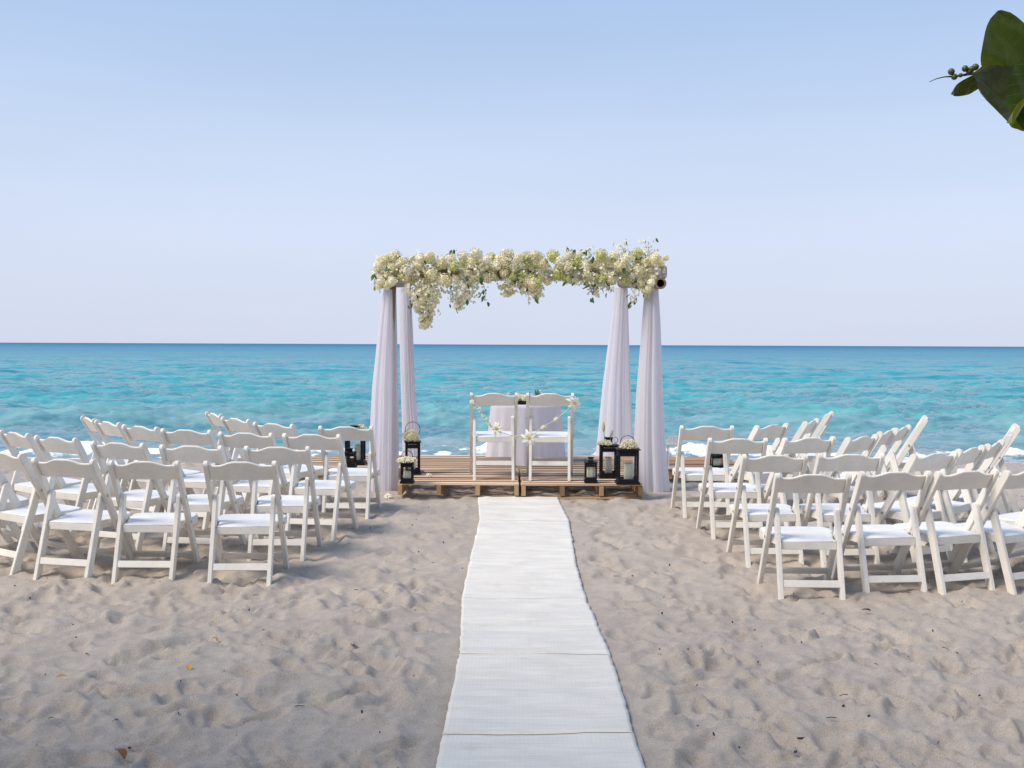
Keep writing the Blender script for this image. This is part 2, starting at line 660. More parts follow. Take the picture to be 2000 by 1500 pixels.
def shade_tree(x, y, h, w, seed, label, leaves=5200):
    r = random.Random(seed)
    root = thing('sea_grape_tree', label, 'tree', (x, y, float(ground(y)) - .05), 0, 'trees behind the chairs that shade the beach')
    m = MB()
    lean = Vector((r.uniform(-.6, .6), r.uniform(-.2, .9), 0))
    tr = [Vector((0, 0, -.2)), Vector((0, 0, .1)) + lean * .05, lean * .35 + Vector((0, 0, h * .2)), lean * .8 + Vector((0, 0, h * .42)), lean * 1.2 + Vector((0, 0, h * .7))]
    m.tube(tr, [.30, .24, .19, .15, .07], 10)
    blobs = [(lean.x, lean.y, h * .72, w * .55, w * .5, h * .26)]
    for k in range(9):
        a = k / 9 * 6.283 + r.uniform(-.3, .3)
        s0 = tr[2].lerp(tr[4], r.uniform(0, .8))
        L = w * r.uniform(.55, .95)
        e1 = s0 + Vector((math.cos(a) * L, math.sin(a) * L * .75, h * r.uniform(.02, .28)))
        md = s0.lerp(e1, .5) + Vector((0, 0, r.uniform(-.1, .4)))
        m.tube([s0, md, e1], [.09, .06, .025], 7)
        blobs.append((e1.x, e1.y, e1.z, w * r.uniform(.3, .45), w * r.uniform(.3, .45), h * r.uniform(.12, .2)))
    ob('trunk', m.mesh('trunk', smooth=True), M_BARK, root)
    ob('crown', leaf_cloud(blobs, leaves, .14, seed), M_LEAF, root)
    return root


for x, y, h, w, sd, lb in [
        (-5.8, -.6, 7.6, 2.9, 51, 'tall sea grape tree left of the chairs, near the camera'),
        (-8.0, -.8, 11.5, 3.4, 54, 'tallest sea grape tree far left of the chairs'),
        (-3.0, -4.6, 9.0, 4.0, 52, 'tall sea grape tree behind the camera on the left'),
        (2.6, -5.0, 9.2, 4.0, 53, 'tall sea grape tree behind the white runner')]:
    shade_tree(x, y, h, w, sd, lb, 2300 if x < -5 else 5200)


# ------------------------------------------------------------------ folding chairs
def paint(name, col, objvar=.05, rough=.5):
    t = NT(name)
    v = t.coord('Object')
    oi = t.n('ShaderNodeObjectInfo')
    ad = t.n('ShaderNodeVectorMath', operation='ADD')
    cmb = t.n('ShaderNodeCombineXYZ')
    for i in range(3):
        t.l(t.math('MULTIPLY', oi.outputs['Random'], 37.0 + 11 * i), cmb.inputs[i])
    t.l(v, ad.inputs[0])
    t.l(cmb.outputs[0], ad.inputs[1])
    f = t.noise(ad.outputs[0], 7, 6, .65)
    g = t.noise(ad.outputs[0], 55, 4, .6)
    c = t.ramp(f, [(.25, tuple(x * .86 for x in col)), (.6, col)])
    spots = t.ramp(g, [(.28, (.52, .46, .38)), (.37, (1, 1, 1))])
    c = t.mix(.4, c, spots, 'MULTIPLY')
    k = t.maprange(oi.outputs['Random'], 0, 1, 1 - objvar, 1 + objvar * .6)
    vm = t.n('ShaderNodeVectorMath', operation='SCALE')
    t.l(c, vm.inputs[0])
    t.l(k, vm.inputs['Scale'])
    t.set(Base_Color=vm.outputs[0], Roughness=rough, Normal=t.bump(t.noise(ad.outputs[0], 40, 4), .25, .002))
    t.b.inputs['Specular IOR Level'].default_value = .35
    return t.m


M_PAINT = paint('weathered_white_paint', (.84, .805, .74))
M_PAD = paint('white_vinyl', (.84, .84, .85), .03, .38)
M_BOLT = simple('bolt_steel', (.45, .44, .42), .4, .2, 60, .8)


def strip(m, p0, p1, width, x0, x1, r0=False, r1=True):
    """flat wooden member in the side plane (y, z), extruded in x, with rounded ends"""
    p0, p1 = Vector(p0), Vector(p1)
    d = (p1 - p0).normalized()
    n = Vector((-d.y, d.x)) * width / 2
    poly = []
    for p, sg, rd in ((p0, -1, r0), (p1, 1, r1)):
        if rd:
            for k in range(9):
                a_ = math.pi * (k / 8)
                q = n * math.cos(a_) * (1 if sg < 0 else -1) + d * sg * width / 2 * math.sin(a_)
                poly.append(p + q)
        else:
            poly += [p + n * (1 if sg < 0 else -1), p - n * (1 if sg < 0 else -1)]
    m.prism([(q.x, q.y) for q in poly], 'x', x0, x1)


ST0, ST1 = Vector((.285, -.06)), Vector((-.20, .775))       # long stile: front foot to top of the back
SD = (ST1 - ST0).normalized()
SN = Vector((SD.y, -SD.x))                                   # towards the front
chair_mesh = {}
for nm, sg in (('front_leg_l', -1), ('front_leg_r', 1)):
    m = MB()
    strip(m, ST0, ST1 - SD * .025, .051, sg * .200, sg * .228)
    chair_mesh[nm] = m.mesh('front_leg', bevel=.003)
for nm, sg in (('rear_leg_l', -1), ('rear_leg_r', 1)):
    m = MB()
    strip(m, (-.238, -.06), (-.058, .522), .050, sg * .171, sg * .198)
    chair_mesh[nm] = m.mesh('rear_leg', bevel=.003)
# back slat with its bowed top edge
m = MB()
NXB = 32
vs, fs = [], []
for i in range(NXB + 1):
    x = -.1995 + .399 * i / NXB
    q = min(1, max(0, (abs(x) - .035) / .115))
    bump_ = 1 - q * q * (3 - 2 * q)
    top = .770 - .0205 + .030 * bump_
    bot = .655 + .004 * bump_
    bow = -.012 * (1 - (x / .2) ** 2)
    for s_ in (bot, top):
        tt_ = (s_ - .0) / .775
        c = Vector((.25 - .45 * tt_, .775 * tt_))
        for off in (-.008, .008):
            p = c + SN * (off + bow)
            vs.append((x, p.x, p.y))
for i in range(NXB):
    b = i * 4
    fs += [(b, b + 4, b + 6, b + 2), (b + 1, b + 3, b + 7, b + 5), (b + 2, b + 6, b + 7, b + 3), (b, b + 1, b + 5, b + 4)]
fs += [(0, 2, 3, 1), (NXB * 4, NXB * 4 + 1, NXB * 4 + 3, NXB * 4 + 2)]
m.add(vs, fs)
chair_mesh['backrest'] = m.mesh('backrest', bevel=.003)


def seat_outline(inset=0.0):
    h = [(-.170, -.125), (-.171, -.03), (-.185, .02), (-.197, .05), (-.1975, .09), (-.2225, .135), (-.225, .19)]
    cx, cy, rr = -.165, .200, .060
    for k in range(7):
        a_ = math.pi - math.pi / 2 * k / 6
        h.append((cx + rr * math.cos(a_), cy + .065 * math.sin(a_)))
    h.append((-.08, .270))
    pts = h + [(-x, y) for x, y in h[::-1]]
    return [(x * (1 - inset / .2), .07 + (y - .07) * (1 - inset / .2)) for x, y in pts]


def seat_piece(z0, z1, dome=0.0, inset=0.0, inset2=None):
    m = MB()
    lo = seat_outline(inset)
    hi = seat_outline(inset if inset2 is None else inset2)
    sl = .05
    n = len(lo)
    ringz = [(lo, z0), (lo, z1)]
    if dome:
        ringz += [(seat_outline(inset + .010), z1 + dome * .55), (seat_outline(inset + .035), z1 + dome * .85), (seat_outline(inset + .09), z1 + dome)]
    vs = [(x, y, z + sl * y) for o_, z in ringz for x, y in o_]
    fs = [tuple(range(n))[::-1]]
    for k in range(len(ringz) - 1):
        fs += [(k * n + i, k * n + (i + 1) % n, (k + 1) * n + (i + 1) % n, (k + 1) * n + i) for i in range(n)]
    fs.append(tuple(range((len(ringz) - 1) * n, len(ringz) * n)))
    m.add(vs, fs)
    return m


chair_mesh['seat_frame'] = seat_piece(.305, .352).mesh('seat_frame', bevel=.003)
chair_mesh['seat'] = seat_piece(.3525, .356, .006, .002).mesh('seat', smooth=True)
m = MB()
m.box((0, -.198, .105), (.344, .020, .044), Matrix.Rotation(-.30, 3, 'X'))
chair_mesh['rear_stretcher'] = m.mesh('stretcher', bevel=.002)
m = MB()
m.box((0, .192, .098), (.400, .018, .042), Matrix.Rotation(.53, 3, 'X'))
chair_mesh['front_stretcher'] = m.mesh('stretcher', bevel=.002)
m = MB()
for sg in (-1, 1):
    m2 = MB()
m.tube([(-.004, 0, 0), (.003, 0, 0), (.0045, 0, 0)], [.009, .009, .005], 10)
chair_mesh['bolt'] = m.mesh('bolt')


def stile_at(z):
    k = z / .775
    return .25 - .45 * k


def make_chair(x, y, deg, z, label, group):
    root = thing('folding_chair', label, 'chair', (x, y, z), R(deg), group)
    jit = random.uniform(-.012, .012)
    for nm, key, mt in (('front_leg', 'front_leg_l', M_PAINT), ('front_leg', 'front_leg_r', M_PAINT), ('rear_leg', 'rear_leg_l', M_PAINT),
                        ('rear_leg', 'rear_leg_r', M_PAINT), ('backrest', 'backrest', M_PAINT), ('stretcher', 'rear_stretcher', M_PAINT),
                        ('stretcher', 'front_stretcher', M_PAINT)):
        ob(nm, chair_mesh[key], mt, root)
    sf = ob('seat', chair_mesh['seat_frame'], M_PAINT, root)
    ob('seat_pad', chair_mesh['seat'], M_PAD, sf)
    for sg in (-1, 1):
        for zz in (.525, .345):
            ob('bolt', chair_mesh['bolt'], M_BOLT, root, (sg * .2295, stile_at(zz), zz))
    root.rotation_euler.x = jit
    return root


CHAIRS = {
    'A': [(-1.722, 6.79, 2.4, -0.004), (-2.378, 6.951, -0.2, -0.027), (-2.855, 6.95, -12.9, -0.012), (-3.287, 7.124, -34.3, 0.002), (-3.8, 7.5, -47.0, 0.0)],
    'B': [(-1.632, 7.471, -0.6, 0.006), (-2.229, 7.525, -6.9, 0.002), (-2.761, 7.683, -19.3, 0.003), (-3.304, 7.949, -28.9, 0.004), (-3.719, 8.236, -39.6, 0.005)],
    'C': [(-1.497, 8.151, -8.8, 0.009), (-2.022, 8.3, -13.4, -0.0), (-2.53, 8.495, -16.9, 0.001), (-2.92, 8.713, -35.0, 0.004), (-3.296, 9.013, -44.8, 0.003), (-3.585, 9.356, -55.3, 0.002)],
    'D': [(-1.388, 8.977, -1.7, -0.021), (-1.911, 9.031, -31.9, -0.003), (-2.313, 9.426, -44.6, -0.002), (-2.637, 9.942, -57.3, 0.001)],
    'E': [(1.822, 6.505, -1.2, -0.025), (2.366, 6.677, 5.4, -0.038), (2.797, 6.738, 17.1, -0.034), (3.216, 6.808, 25.8, -0.039), (3.62, 7.1, 36.0, -0.03)],
    'F': [(1.82, 7.435, 1.5, -0.034), (2.292, 7.289, 3.3, -0.005), (2.799, 7.339, 31.1, -0.002), (3.127, 7.555, 45.8, 0.003), (3.434, 7.885, 53.1, 0.0), (3.774, 8.392, 63.0, -0.002), (4.106, 8.954, 66.5, -0.0)],
    'G': [(1.736, 8.241, 0.7, -0.018), (2.203, 8.137, 19.4, -0.0), (2.575, 8.196, 43.6, 0.002), (2.9, 8.609, 55.5, -0.001), (3.111, 8.876, 56.2, 0.001), (3.674, 9.829, 69.0, -0.005)],
    'H': [(1.649, 9.05, 0.7, -0.014), (2.072, 8.996, 41.8, 0.003), (2.489, 9.376, 61.1, 0.002), (2.952, 10.374, 68.0, -0.003)],
}

ROWS = {'A': ('left of the runner', 'row nearest the camera'), 'B': ('left of the runner', 'second row from the camera'),
        'C': ('left of the runner', 'third row from the camera'), 'D': ('left of the runner', 'row nearest the sea'),
        'E': ('right of the runner', 'row nearest the camera'), 'F': ('right of the runner', 'second row from the camera'),
        'G': ('right of the runner', 'third row from the camera'), 'H': ('right of the runner', 'row nearest the sea')}
ORD = ['first', 'second', 'third', 'fourth', 'fifth', 'sixth', 'seventh']
for k, lst in CHAIRS.items():
    side, row = ROWS[k]
    for i, (x, y, dg, dz) in enumerate(lst):
        make_chair(x, y, dg, float(ground(y)) + dz, 'white folding chair %s, %s, %s from the runner' % (side, row, ORD[i]),
                   'white folding chairs in curved rows facing the arch')

# ------------------------------------------------------------------ pallet platform
DECK = .23


def wood_mat(name, c0, c1, c2):
    t = NT(name)
    oi = t.n('ShaderNodeObjectInfo')
    v = t.coord('Object', (1.2, 14, 14))
    ad = t.n('ShaderNodeVectorMath', operation='ADD')
    cm = t.n('ShaderNodeCombineXYZ')
    t.l(t.math('MULTIPLY', oi.outputs['Random'], 91.0), cm.inputs[0])
    t.l(t.math('MULTIPLY', oi.outputs['Random'], 53.0), cm.inputs[1])
    t.l(v, ad.inputs[0])
    t.l(cm.outputs[0], ad.inputs[1])
    f = t.noise(ad.outputs[0], 3.0, 6, .65)
    c = t.ramp(f, [(.25, c0), (.55, c1), (.8, c2)])
    tint = t.ramp(oi.outputs['Random'], [(0, (.58, .50, .44)), (.35, (.95, .84, .74)), (.7, (1, 1, 1)), (1, (1.18, 1.02, .88))])
    c = t.mix(1, c, tint, 'MULTIPLY')
    t.set(Base_Color=c, Roughness=.75, Normal=t.bump(f, .4, .004))
    return t.m


M_SLAT = wood_mat('pallet_pine', (.48, .345, .235), (.77, .61, .455), (.85, .71, .55))
M_SLAT_RED = wood_mat('pallet_red_pine', (.30, .15, .085), (.54, .33, .21), (.64, .44, .30))
M_BLOCK = wood_mat('pallet_bearer', (.30, .19, .10), (.52, .36, .20), (.62, .46, .28))
M_GAP_SHADE = wood_mat('gap_shade_edge', (.10, .06, .04), (.19, .12, .075), (.26, .17, .11))  # shade between the deck slats, painted as a dark colour on their sides
unit = MB().box((0, 0, 0), (1, 1, 1)).mesh('slat', bevel=.012, seg=1)


def slat(name, parent, c, d, mat, rz=0.0, rx=0.0, edges=False):
    key = 'slat_' + mat.name + ('_gap_shade' if edges else '')
    me = bpy.data.meshes.get(key)
    if me is None:
        me = MB().box((0, 0, 0), (1, 1, 1)).mesh(key, bevel=.012, seg=1)
        me.materials.append(mat)
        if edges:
            me.materials.append(M_GAP_SHADE)
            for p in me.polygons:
                if abs(p.normal.y) > .9:  # only the long sides facing the gaps carry the painted shade
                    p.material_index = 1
    o = ob(name, me, None, parent, c, (rx, 0, rz))
    o.scale = d
    return o


def pallet(x0, x1, y0, y1, top, label, bottom=True, mat=None, n=9, seed=1):
    r = random.Random(seed)
    mat = mat or M_SLAT
    w, dp = x1 - x0, y1 - y0
    base = top - .125
    root = thing('wooden_pallet', label, 'pallet', ((x0 + x1) / 2, (y0 + y1) / 2, base - .02), r.uniform(-.008, .008), 'wooden pallets forming the platform')
    pitch = dp / n
    for k in range(n):
        yy = -dp / 2 + pitch * (k + .5)
        wd = pitch * r.uniform(.55, .74)
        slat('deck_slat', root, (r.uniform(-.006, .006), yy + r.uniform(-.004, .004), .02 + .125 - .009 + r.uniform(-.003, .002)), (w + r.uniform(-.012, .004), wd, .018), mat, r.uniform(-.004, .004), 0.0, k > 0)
    for k in range(4):
        xx = -w / 2 + .02 + (w - .04) * k / 3
        slat('bearer', root, (xx, 0, .02 + .058), (.040, dp - .012, .092), M_BLOCK)
    if bottom:
        for yy in (-dp / 2 + .05, 0, dp / 2 - .05):
            slat('bottom_board', root, (0, yy, .012), (w - .004, .09, .018), M_BLOCK)
    return root


PX0, PXM, PX1 = -1.055, .075, 1.215
pallet(PX0, PXM - .006, 9.70, 10.93, DECK, 'pale pallet at the front left of the platform, under the small flowered lantern', False, seed=1)
pallet(PXM + .012, PX1, 9.71, 10.92, DECK - .004, 'pallet at the front right of the platform, under three black lanterns', True, seed=2)
pallet(PX0 - .01, PXM - .012, 10.95, 12.18, DECK + .002, 'pallet behind the left seat of honour, under the tall left lantern', False, M_SLAT, 9, 3)
pallet(PXM + .004, PX1 - .01, 10.95, 12.18, DECK + .004, 'pallet behind the right seat of honour, towards the sea', False, M_SLAT, 9, 4)
pallet(-2.28, -1.09, 11.00, 12.18, DECK - .002, 'side pallet behind the chairs left of the arch', False, M_SLAT, 9, 5)
pallet(1.25, 2.48, 10.98, 12.16, DECK - .003, 'reddish side pallet right of the arch under the white lantern', False, M_SLAT_RED, 9, 6)

make_chair(-.18, 10.18, 2.5, DECK + .055, 'white folding chair on the platform, left of the garlanded pair', 'pair of garlanded chairs on the platform')
make_chair(.37, 10.16, -2, DECK + .055, 'white folding chair on the platform, right of the garlanded pair', 'pair of garlanded chairs on the platform')

# ------------------------------------------------------------------ the white runner down the aisle
def woven(name, col, su, sv):
    t = NT(name)
    tc = t.n('ShaderNodeTexCoord')
    def wave(axis, scale, dist):
        w = t.n('ShaderNodeTexWave', wave_type='BANDS', bands_direction=axis)
        w.inputs['Scale'].default_value = scale
        w.inputs['Distortion'].default_value = dist
        w.inputs['Detail'].default_value = 3
        w.inputs['Detail Scale'].default_value = 1.5
        t.l(tc.outputs['Object'], w.inputs['Vector'])
        return w.outputs['Fac']
    wx, wy = wave('X', su, .7), wave('Y', sv, .9)
    f = t.noise(t.coord('Object', (1.2, 5, 1)), 2.2, 5)
    streak = t.noise(t.coord('Object', (3, 60, 1)), 1.5, 4)
    c = t.ramp(f, [(.3, tuple(x * .90 for x in col)), (.62, col)])
    c = t.mix(.45, c, t.ramp(streak, [(.35, (.80, .77, .70)), (.6, (1, 1, 1))]), 'MULTIPLY')
    c = t.mix(.05, c, t.ramp(wx, [(0, (.72, .70, .66)), (.5, (1, 1, 1))]), 'MULTIPLY')
    dirt = t.noise(t.coord('Object', (2.2, 1.2, 1)), 2.0, 6, .7)
    c = t.mix(t.maprange(dirt, .56, .78, 0, .38), c, (.50, .42, .33))
    h = t.math('ADD', t.math('MULTIPLY', wx, .18), t.math('MULTIPLY', wy, t.maprange(t.noise(t.coord('Object', (1, 3, 1)), 3, 3), .3, .7)))
    t.set(Base_Color=c, Roughness=.8, Normal=t.bump(h, .5, .003))
    return t.m


M_MAT = woven('white_woven_mat', (.765, .74, .69), 17, 46)
M_SEAM = simple('tan_mat_edge', (.76, .68, .55), .8, .15, 20, stretch=(2, 20, 1))
runner = thing('aisle_runner', 'long white woven runner laid over the sand between the two blocks of chairs', 'runner', (0, 0, 0))
EDGE = np.array([(9.83, -.318, .429), (8.63, -.266, .474), (7.19, -.290, .449), (6.27, -.300, .450), (5.12, -.252, .488), (4.235, -.262, .487), (4.066, -.270, .480), (3.715, -.265, .481), (1.0, -.27, .48)])[::-1]


def mat_panel(ya, yb, lift, seed, tail=.0):
    n = int((yb - ya) / .022)
    ys = np.linspace(ya, yb, n)
    xl = np.interp(ys, EDGE[:, 0], EDGE[:, 1]) + .005 * fbm(ys * 4, ys * 0, seed, 4) + .005 * fbm(ys * 17, ys * 0, seed + 30, 3)
    xr = np.interp(ys, EDGE[:, 0], EDGE[:, 2]) + .005 * fbm(ys * 4, ys * 0, seed + 3, 4) + .005 * fbm(ys * 17, ys * 0, seed + 33, 3)
    uu = np.linspace(0, 1, 44)
    X = xl[:, None] + (xr - xl)[:, None] * uu[None]
    Y = np.broadcast_to(ys[:, None], X.shape)
    gz = ground(Y) + sand_detail(X, Y) * .6 + .011 + lift
    wr_ = .011 * fbm(X * .8, Y * 6, 9, 3) + .008 * fbm(X * 1.5, Y * 18, 12, 2)
    fold = np.exp(-((Y - ya - .05 - .05 * fbm(X * 2, X * 0, seed, 2)) / .035) ** 2) * 0
    Z = gz + wr_
    o = ob('mat_panel', grid_mesh('mat_panel', np.stack([X, Y, Z], -1)), M_MAT, runner)
    sm = o.modifiers.new('thickness', 'SOLIDIFY')
    sm.thickness = .003
    # turned tan edge at the near end of the panel, wide in places and narrow in others
    xs = np.linspace(0.0, 1.0, 60)
    wd_ = .0004 + .050 * np.clip(vnoise(xs * 2.3 + seed * 3.1, xs * 0, seed) * 1.5 - .55, 0, 1)
    k_ = np.linspace(0, 1, 6)
    XX = (X[0, 0] + (X[0, -1] - X[0, 0]) * xs)[:, None] + 0 * k_[None]
    YY = ya - .004 + wd_[:, None] * k_[None]
    ZZ = np.interp(xs, uu, Z[0])[:, None] + .0012 + (.0015 * np.sin(k_ * math.pi))[None]
    if seed in (2, 3):
        ob('turned_edge', grid_mesh('turned_edge', np.stack([XX, YY, ZZ], -1)), M_SEAM, runner)


for ya, yb, lift, sd in [(1.0, 4.063, 0, 1), (4.060, 5.113, .0006, 2), (5.110, 6.263, 0, 3), (6.260, 8.623, .0006, 4), (8.620, 9.82, 0, 5)]:
    mat_panel(ya, yb, lift, sd)

# ------------------------------------------------------------------ the arch
M_BAMBOO = simple('bamboo', (.24, .165, .11), .55, .35, 9, bumpd=.004, stretch=(1, 1, .25))
M_HOLLOW = simple('bamboo_end', (.26, .19, .13), .8, .3, 30)


def cloth(name, col, opac, trl=.4):
    t = NT(name)
    f = t.noise(t.coord('Object', (6, 6, .6)), 3, 4)
    c = t.ramp(f, [(.3, tuple(x * .94 for x in col)), (.7, col)])
    df = t.n('ShaderNodeBsdfDiffuse')
    tl = t.n('ShaderNodeBsdfTranslucent')
    tp = t.n('ShaderNodeBsdfTransparent')
    t.l(c, df.inputs[0])
    t.l(c, tl.inputs[0])
    a_, b_ = t.n('ShaderNodeMixShader'), t.n('ShaderNodeMixShader')
    a_.inputs[0].default_value = trl
    b_.inputs[0].default_value = opac
    t.l(df.outputs[0], a_.inputs[1])
    t.l(tl.outputs[0], a_.inputs[2])
    t.l(tp.outputs[0], b_.inputs[1])
    t.l(a_.outputs[0], b_.inputs[2])
    t.l(b_.outputs[0], t.o.inputs[0])
    return t.m


M_SHEER = cloth('sheer_white_voile', (.97, .945, .995), .91, .5)
M_CLOTH = cloth('white_lilac_tablecloth', (.95, .92, .98), .96, .35)
M_WRAP = cloth('white_beam_wrap', (.84, .81, .80), .95, .25)

FY, RY = 10.30, 12.90
arch = thing('wedding_arch', 'square bamboo wedding arch over the pallet platform, topped with flowers', 'arch', (.08, (FY + RY) / 2, .09))
ax, ay, az = arch.location


def loc(p):
    return Vector((p[0] - ax, p[1] - ay, p[2] - az))


POST = {'fl': (at(767, 760, FY).x, FY), 'fr': (at(1268, 760, FY).x, FY), 'rl': (at(797, 760, RY).x, RY), 'rr': (at(1215, 760, RY).x, RY)}
for k, (x, y) in POST.items():
    pts = [loc((x, y, z)) for z in (-.25, .3, .8, 1.3, 1.8, 2.10 if k[0] == 'f' else 2.22)]
    rr_ = [.040, .038, .037, .036, .036, .035]
    ob('post', MB().tube(pts, rr_, 14).mesh('post', smooth=True), M_BAMBOO, arch)


def bamboo(name, p, q, r, mat, sag=0.0):
    p, q = Vector(p), Vector(q)
    n = 40
    pts, rad = [], []
    for i in range(n + 1):
        k = i / n
        pts.append(loc(p.lerp(q, k) + Vector((0, 0, -sag * 4 * k * (1 - k)))))
        nd = (k * (q - p).length / .34) % 1
        rad.append(r * (1 + .05 * math.exp(-((nd - .5) / .06) ** 2)))
    o = ob(name, MB().tube(pts, rad, 18, caps=False).mesh(name, smooth=True), mat, arch)
    d = (pts[-1] - pts[0]).normalized()
    for e_, sg in ((pts[0], 1), (pts[-1], -1)):      # hollow cut ends
        m = MB().tube([e_, e_ + d * sg * .0005], [r, r * .70], 18, caps=False)
        m.tube([e_ + d * sg * .0005, e_ + d * sg * .12], [r * .70, r * .66], 18, caps=False)
        ob('cut_end', m.mesh('cut_end'), M_HOLLOW, o)
    return o


SZ = 2.125
xl, xr = at(752, 558, FY).x, at(1286, 556, FY).x
bamboo('side_beam', (xl, FY - .16, SZ - .015), (POST['rl'][0], RY + .12, SZ + .16), .054, M_BAMBOO)
bamboo('side_beam', (xr, FY - .16, SZ - .01), (POST['rr'][0], RY + .12, SZ + .16), .056, M_BAMBOO)
p0, p1 = at(738, 533, FY), at(1301, 531, FY)
bamboo('front_beam', (p0.x, FY, p0.z), (p1.x, FY, p1.z), .057, M_BAMBOO, .02)
bamboo('rear_beam', (POST['rl'][0] - .2, RY, SZ + .28), (POST['rr'][0] + .2, RY, SZ + .28), .055, M_BAMBOO)
# cloth wound round the front beam in uneven turns
for a0, a1 in ((.285, .84), (.90, .998), (.02, .12)):
    m = MB()
    pts, rad = [], []
    for i in range(31):
        k = a0 + (a1 - a0) * i / 30
        q = p0.lerp(p1, k)
        pts.append(loc((q.x, FY, q.z - .02 * 4 * k * (1 - k) - .003)))
        rad.append(.063 + .006 * math.sin(i * 1.1 + a0 * 9) + .003 * math.sin(i * 2.7))
    m.tube(pts, rad, 18, caps=False)
    ob('beam_wrap', m.mesh('beam_wrap', smooth=True), M_WRAP, arch)


def drape(prof, y, label, seed, hemz, opening=0.0):
    """prof: (py, px_left, px_right) seen at depth y; a gathered curtain hung round the post"""
    r = np.random.default_rng(seed)
    L = [(at((a_ + b_) / 2, py, y), (b_ - a_) / 2050 * y / 2) for py, a_, b_ in prof]
    zs = np.array([p.z for p, _ in L])[::-1]
    cx = np.array([p.x for p, _ in L])[::-1]
    hw = np.array([w_ for _, w_ in L])[::-1]
    nz, na = 120, 220
    z = np.linspace(hemz, zs[-1], nz)
    C = np.interp(z, zs, cx)
    W = np.interp(z, zs, hw)
    ang = np.linspace(0, 2 * math.pi, na)
    k = (z - hemz) / (zs[-1] - hemz)
    dep = .62 * W + .02
    A, K = np.meshgrid(ang, k)
    ph = r.uniform(0, 6.28, 6)
    drift = .5 * np.sin(K * 2.1 + ph[3])
    pl = .55 * np.sin(A * 6 + ph[0] + drift) + .38 * np.sin(A * 10 + ph[1] - drift) + .24 * np.sin(A * 17 + ph[2] + 2 * drift) + .25 * np.sin(A * 4 + ph[4]) + .12 * np.sin(A * 29 + ph[5])
    am = .15 * (1 - .15 * K)
    rad = 1 - am * .55 + am * pl * .75
    X = C[:, None] + W[:, None] * rad * np.cos(A)
    Yy = y + .01 + dep[:, None] * rad * np.sin(A)
    Zz = np.broadcast_to(z[:, None], X.shape) + 0
    Zz = Zz + (1 - sstep(0, .05, K)) * .02 * np.sin(A * 4 + ph[5])
    base = Vector((float(C[0]), y, hemz))
    P = np.stack([X - base.x, Yy - base.y, Zz - base.z], -1)
    o = ob('sheer_drape', grid_mesh('sheer_drape', P), M_SHEER, None, base)
    tag(o, label, 'curtain', 'sheer drapes hung on the arch posts')


drape([(566, 748, 774), (640, 738, 776), (760, 725, 779), (860, 720, 780), (952, 717, 780)], FY, 'sheer white drape on the front left post of the arch', 1, .07)
drape([(560, 1260, 1286), (640, 1254, 1291), (760, 1244, 1295), (860, 1239, 1300), (960, 1235, 1310)], FY, 'sheer white drape on the front right post of the arch', 2, .07)
drape([(560, 780, 802), (640, 780, 806), (760, 783, 811), (850, 786, 818), (895, 787, 824)], RY, 'sheer white drape on the rear left post of the arch', 3, .06)
drape([(562, 1201, 1227), (640, 1191, 1229), (760, 1175, 1233), (850, 1166, 1238), (895, 1160, 1242)], RY, 'sheer white drape on the rear right post of the arch', 4, .06)

# ------------------------------------------------------------------ flowers
def petal_mat(name, c0, c1, objvar=.08):
    t = NT(name)
    oi = t.n('ShaderNodeObjectInfo')
    f = t.noise(t.coord('Object'), 34, 3)
    c = t.ramp(f, [(.3, c0), (.7, c1)])
    k = t.maprange(oi.outputs['Random'], 0, 1, 1 - objvar, 1 + objvar)
    vm = t.n('ShaderNodeVectorMath', operation='SCALE')
    t.l(c, vm.inputs[0])
    t.l(k, vm.inputs['Scale'])
    t.set(Base_Color=vm.outputs[0], Roughness=.6)
    tr = t.n('ShaderNodeBsdfTranslucent')
    t.l(vm.outputs[0], tr.inputs[0])
    mx = t.n('ShaderNodeMixShader')
    mx.inputs[0].default_value = .25
    t.l(t.b.outputs[0], mx.inputs[1])
    t.l(tr.outputs[0], mx.inputs[2])
    t.l(mx.outputs[0], t.o.inputs[0])
    return t.m


M_CREAM = petal_mat('cream_petals', (.82, .74, .44), (.95, .89, .65))
M_WHITE = petal_mat('white_petals', (.88, .82, .58), (.96, .92, .75))
M_LIME = petal_mat('lime_petals', (.58, .60, .18), (.78, .78, .40))
M_GREEN = leaf_mat('flower_leaves', (.035, .10, .025), (.08, .18, .05), .25)
M_STEM = simple('green_stem', (.10, .17, .05), .7, .3, 40)


def floret(m, c, nrm, size, r, petals=4):
    nrm = nrm.normalized()
    t1 = nrm.cross(Vector((r.uniform(-1, 1), r.uniform(-1, 1), r.uniform(-1, 1)))).normalized()
    t2 = nrm.cross(t1)
    for k in range(petals):
        a_ = 6.2832 * k / petals + r.uniform(-.15, .15)
        d = t1 * math.cos(a_) + t2 * math.sin(a_)
        e_ = nrm.cross(d)
        cup = r.uniform(.05, .45)
        w_ = size * (.52 if petals == 4 else .40)
        m.add([c, c + d * size * .55 + e_ * w_ + nrm * size * cup * .6, c + d * size + nrm * size * cup, c + d * size * .55 - e_ * w_ + nrm * size * cup * .6], [(0, 1, 2, 3)])


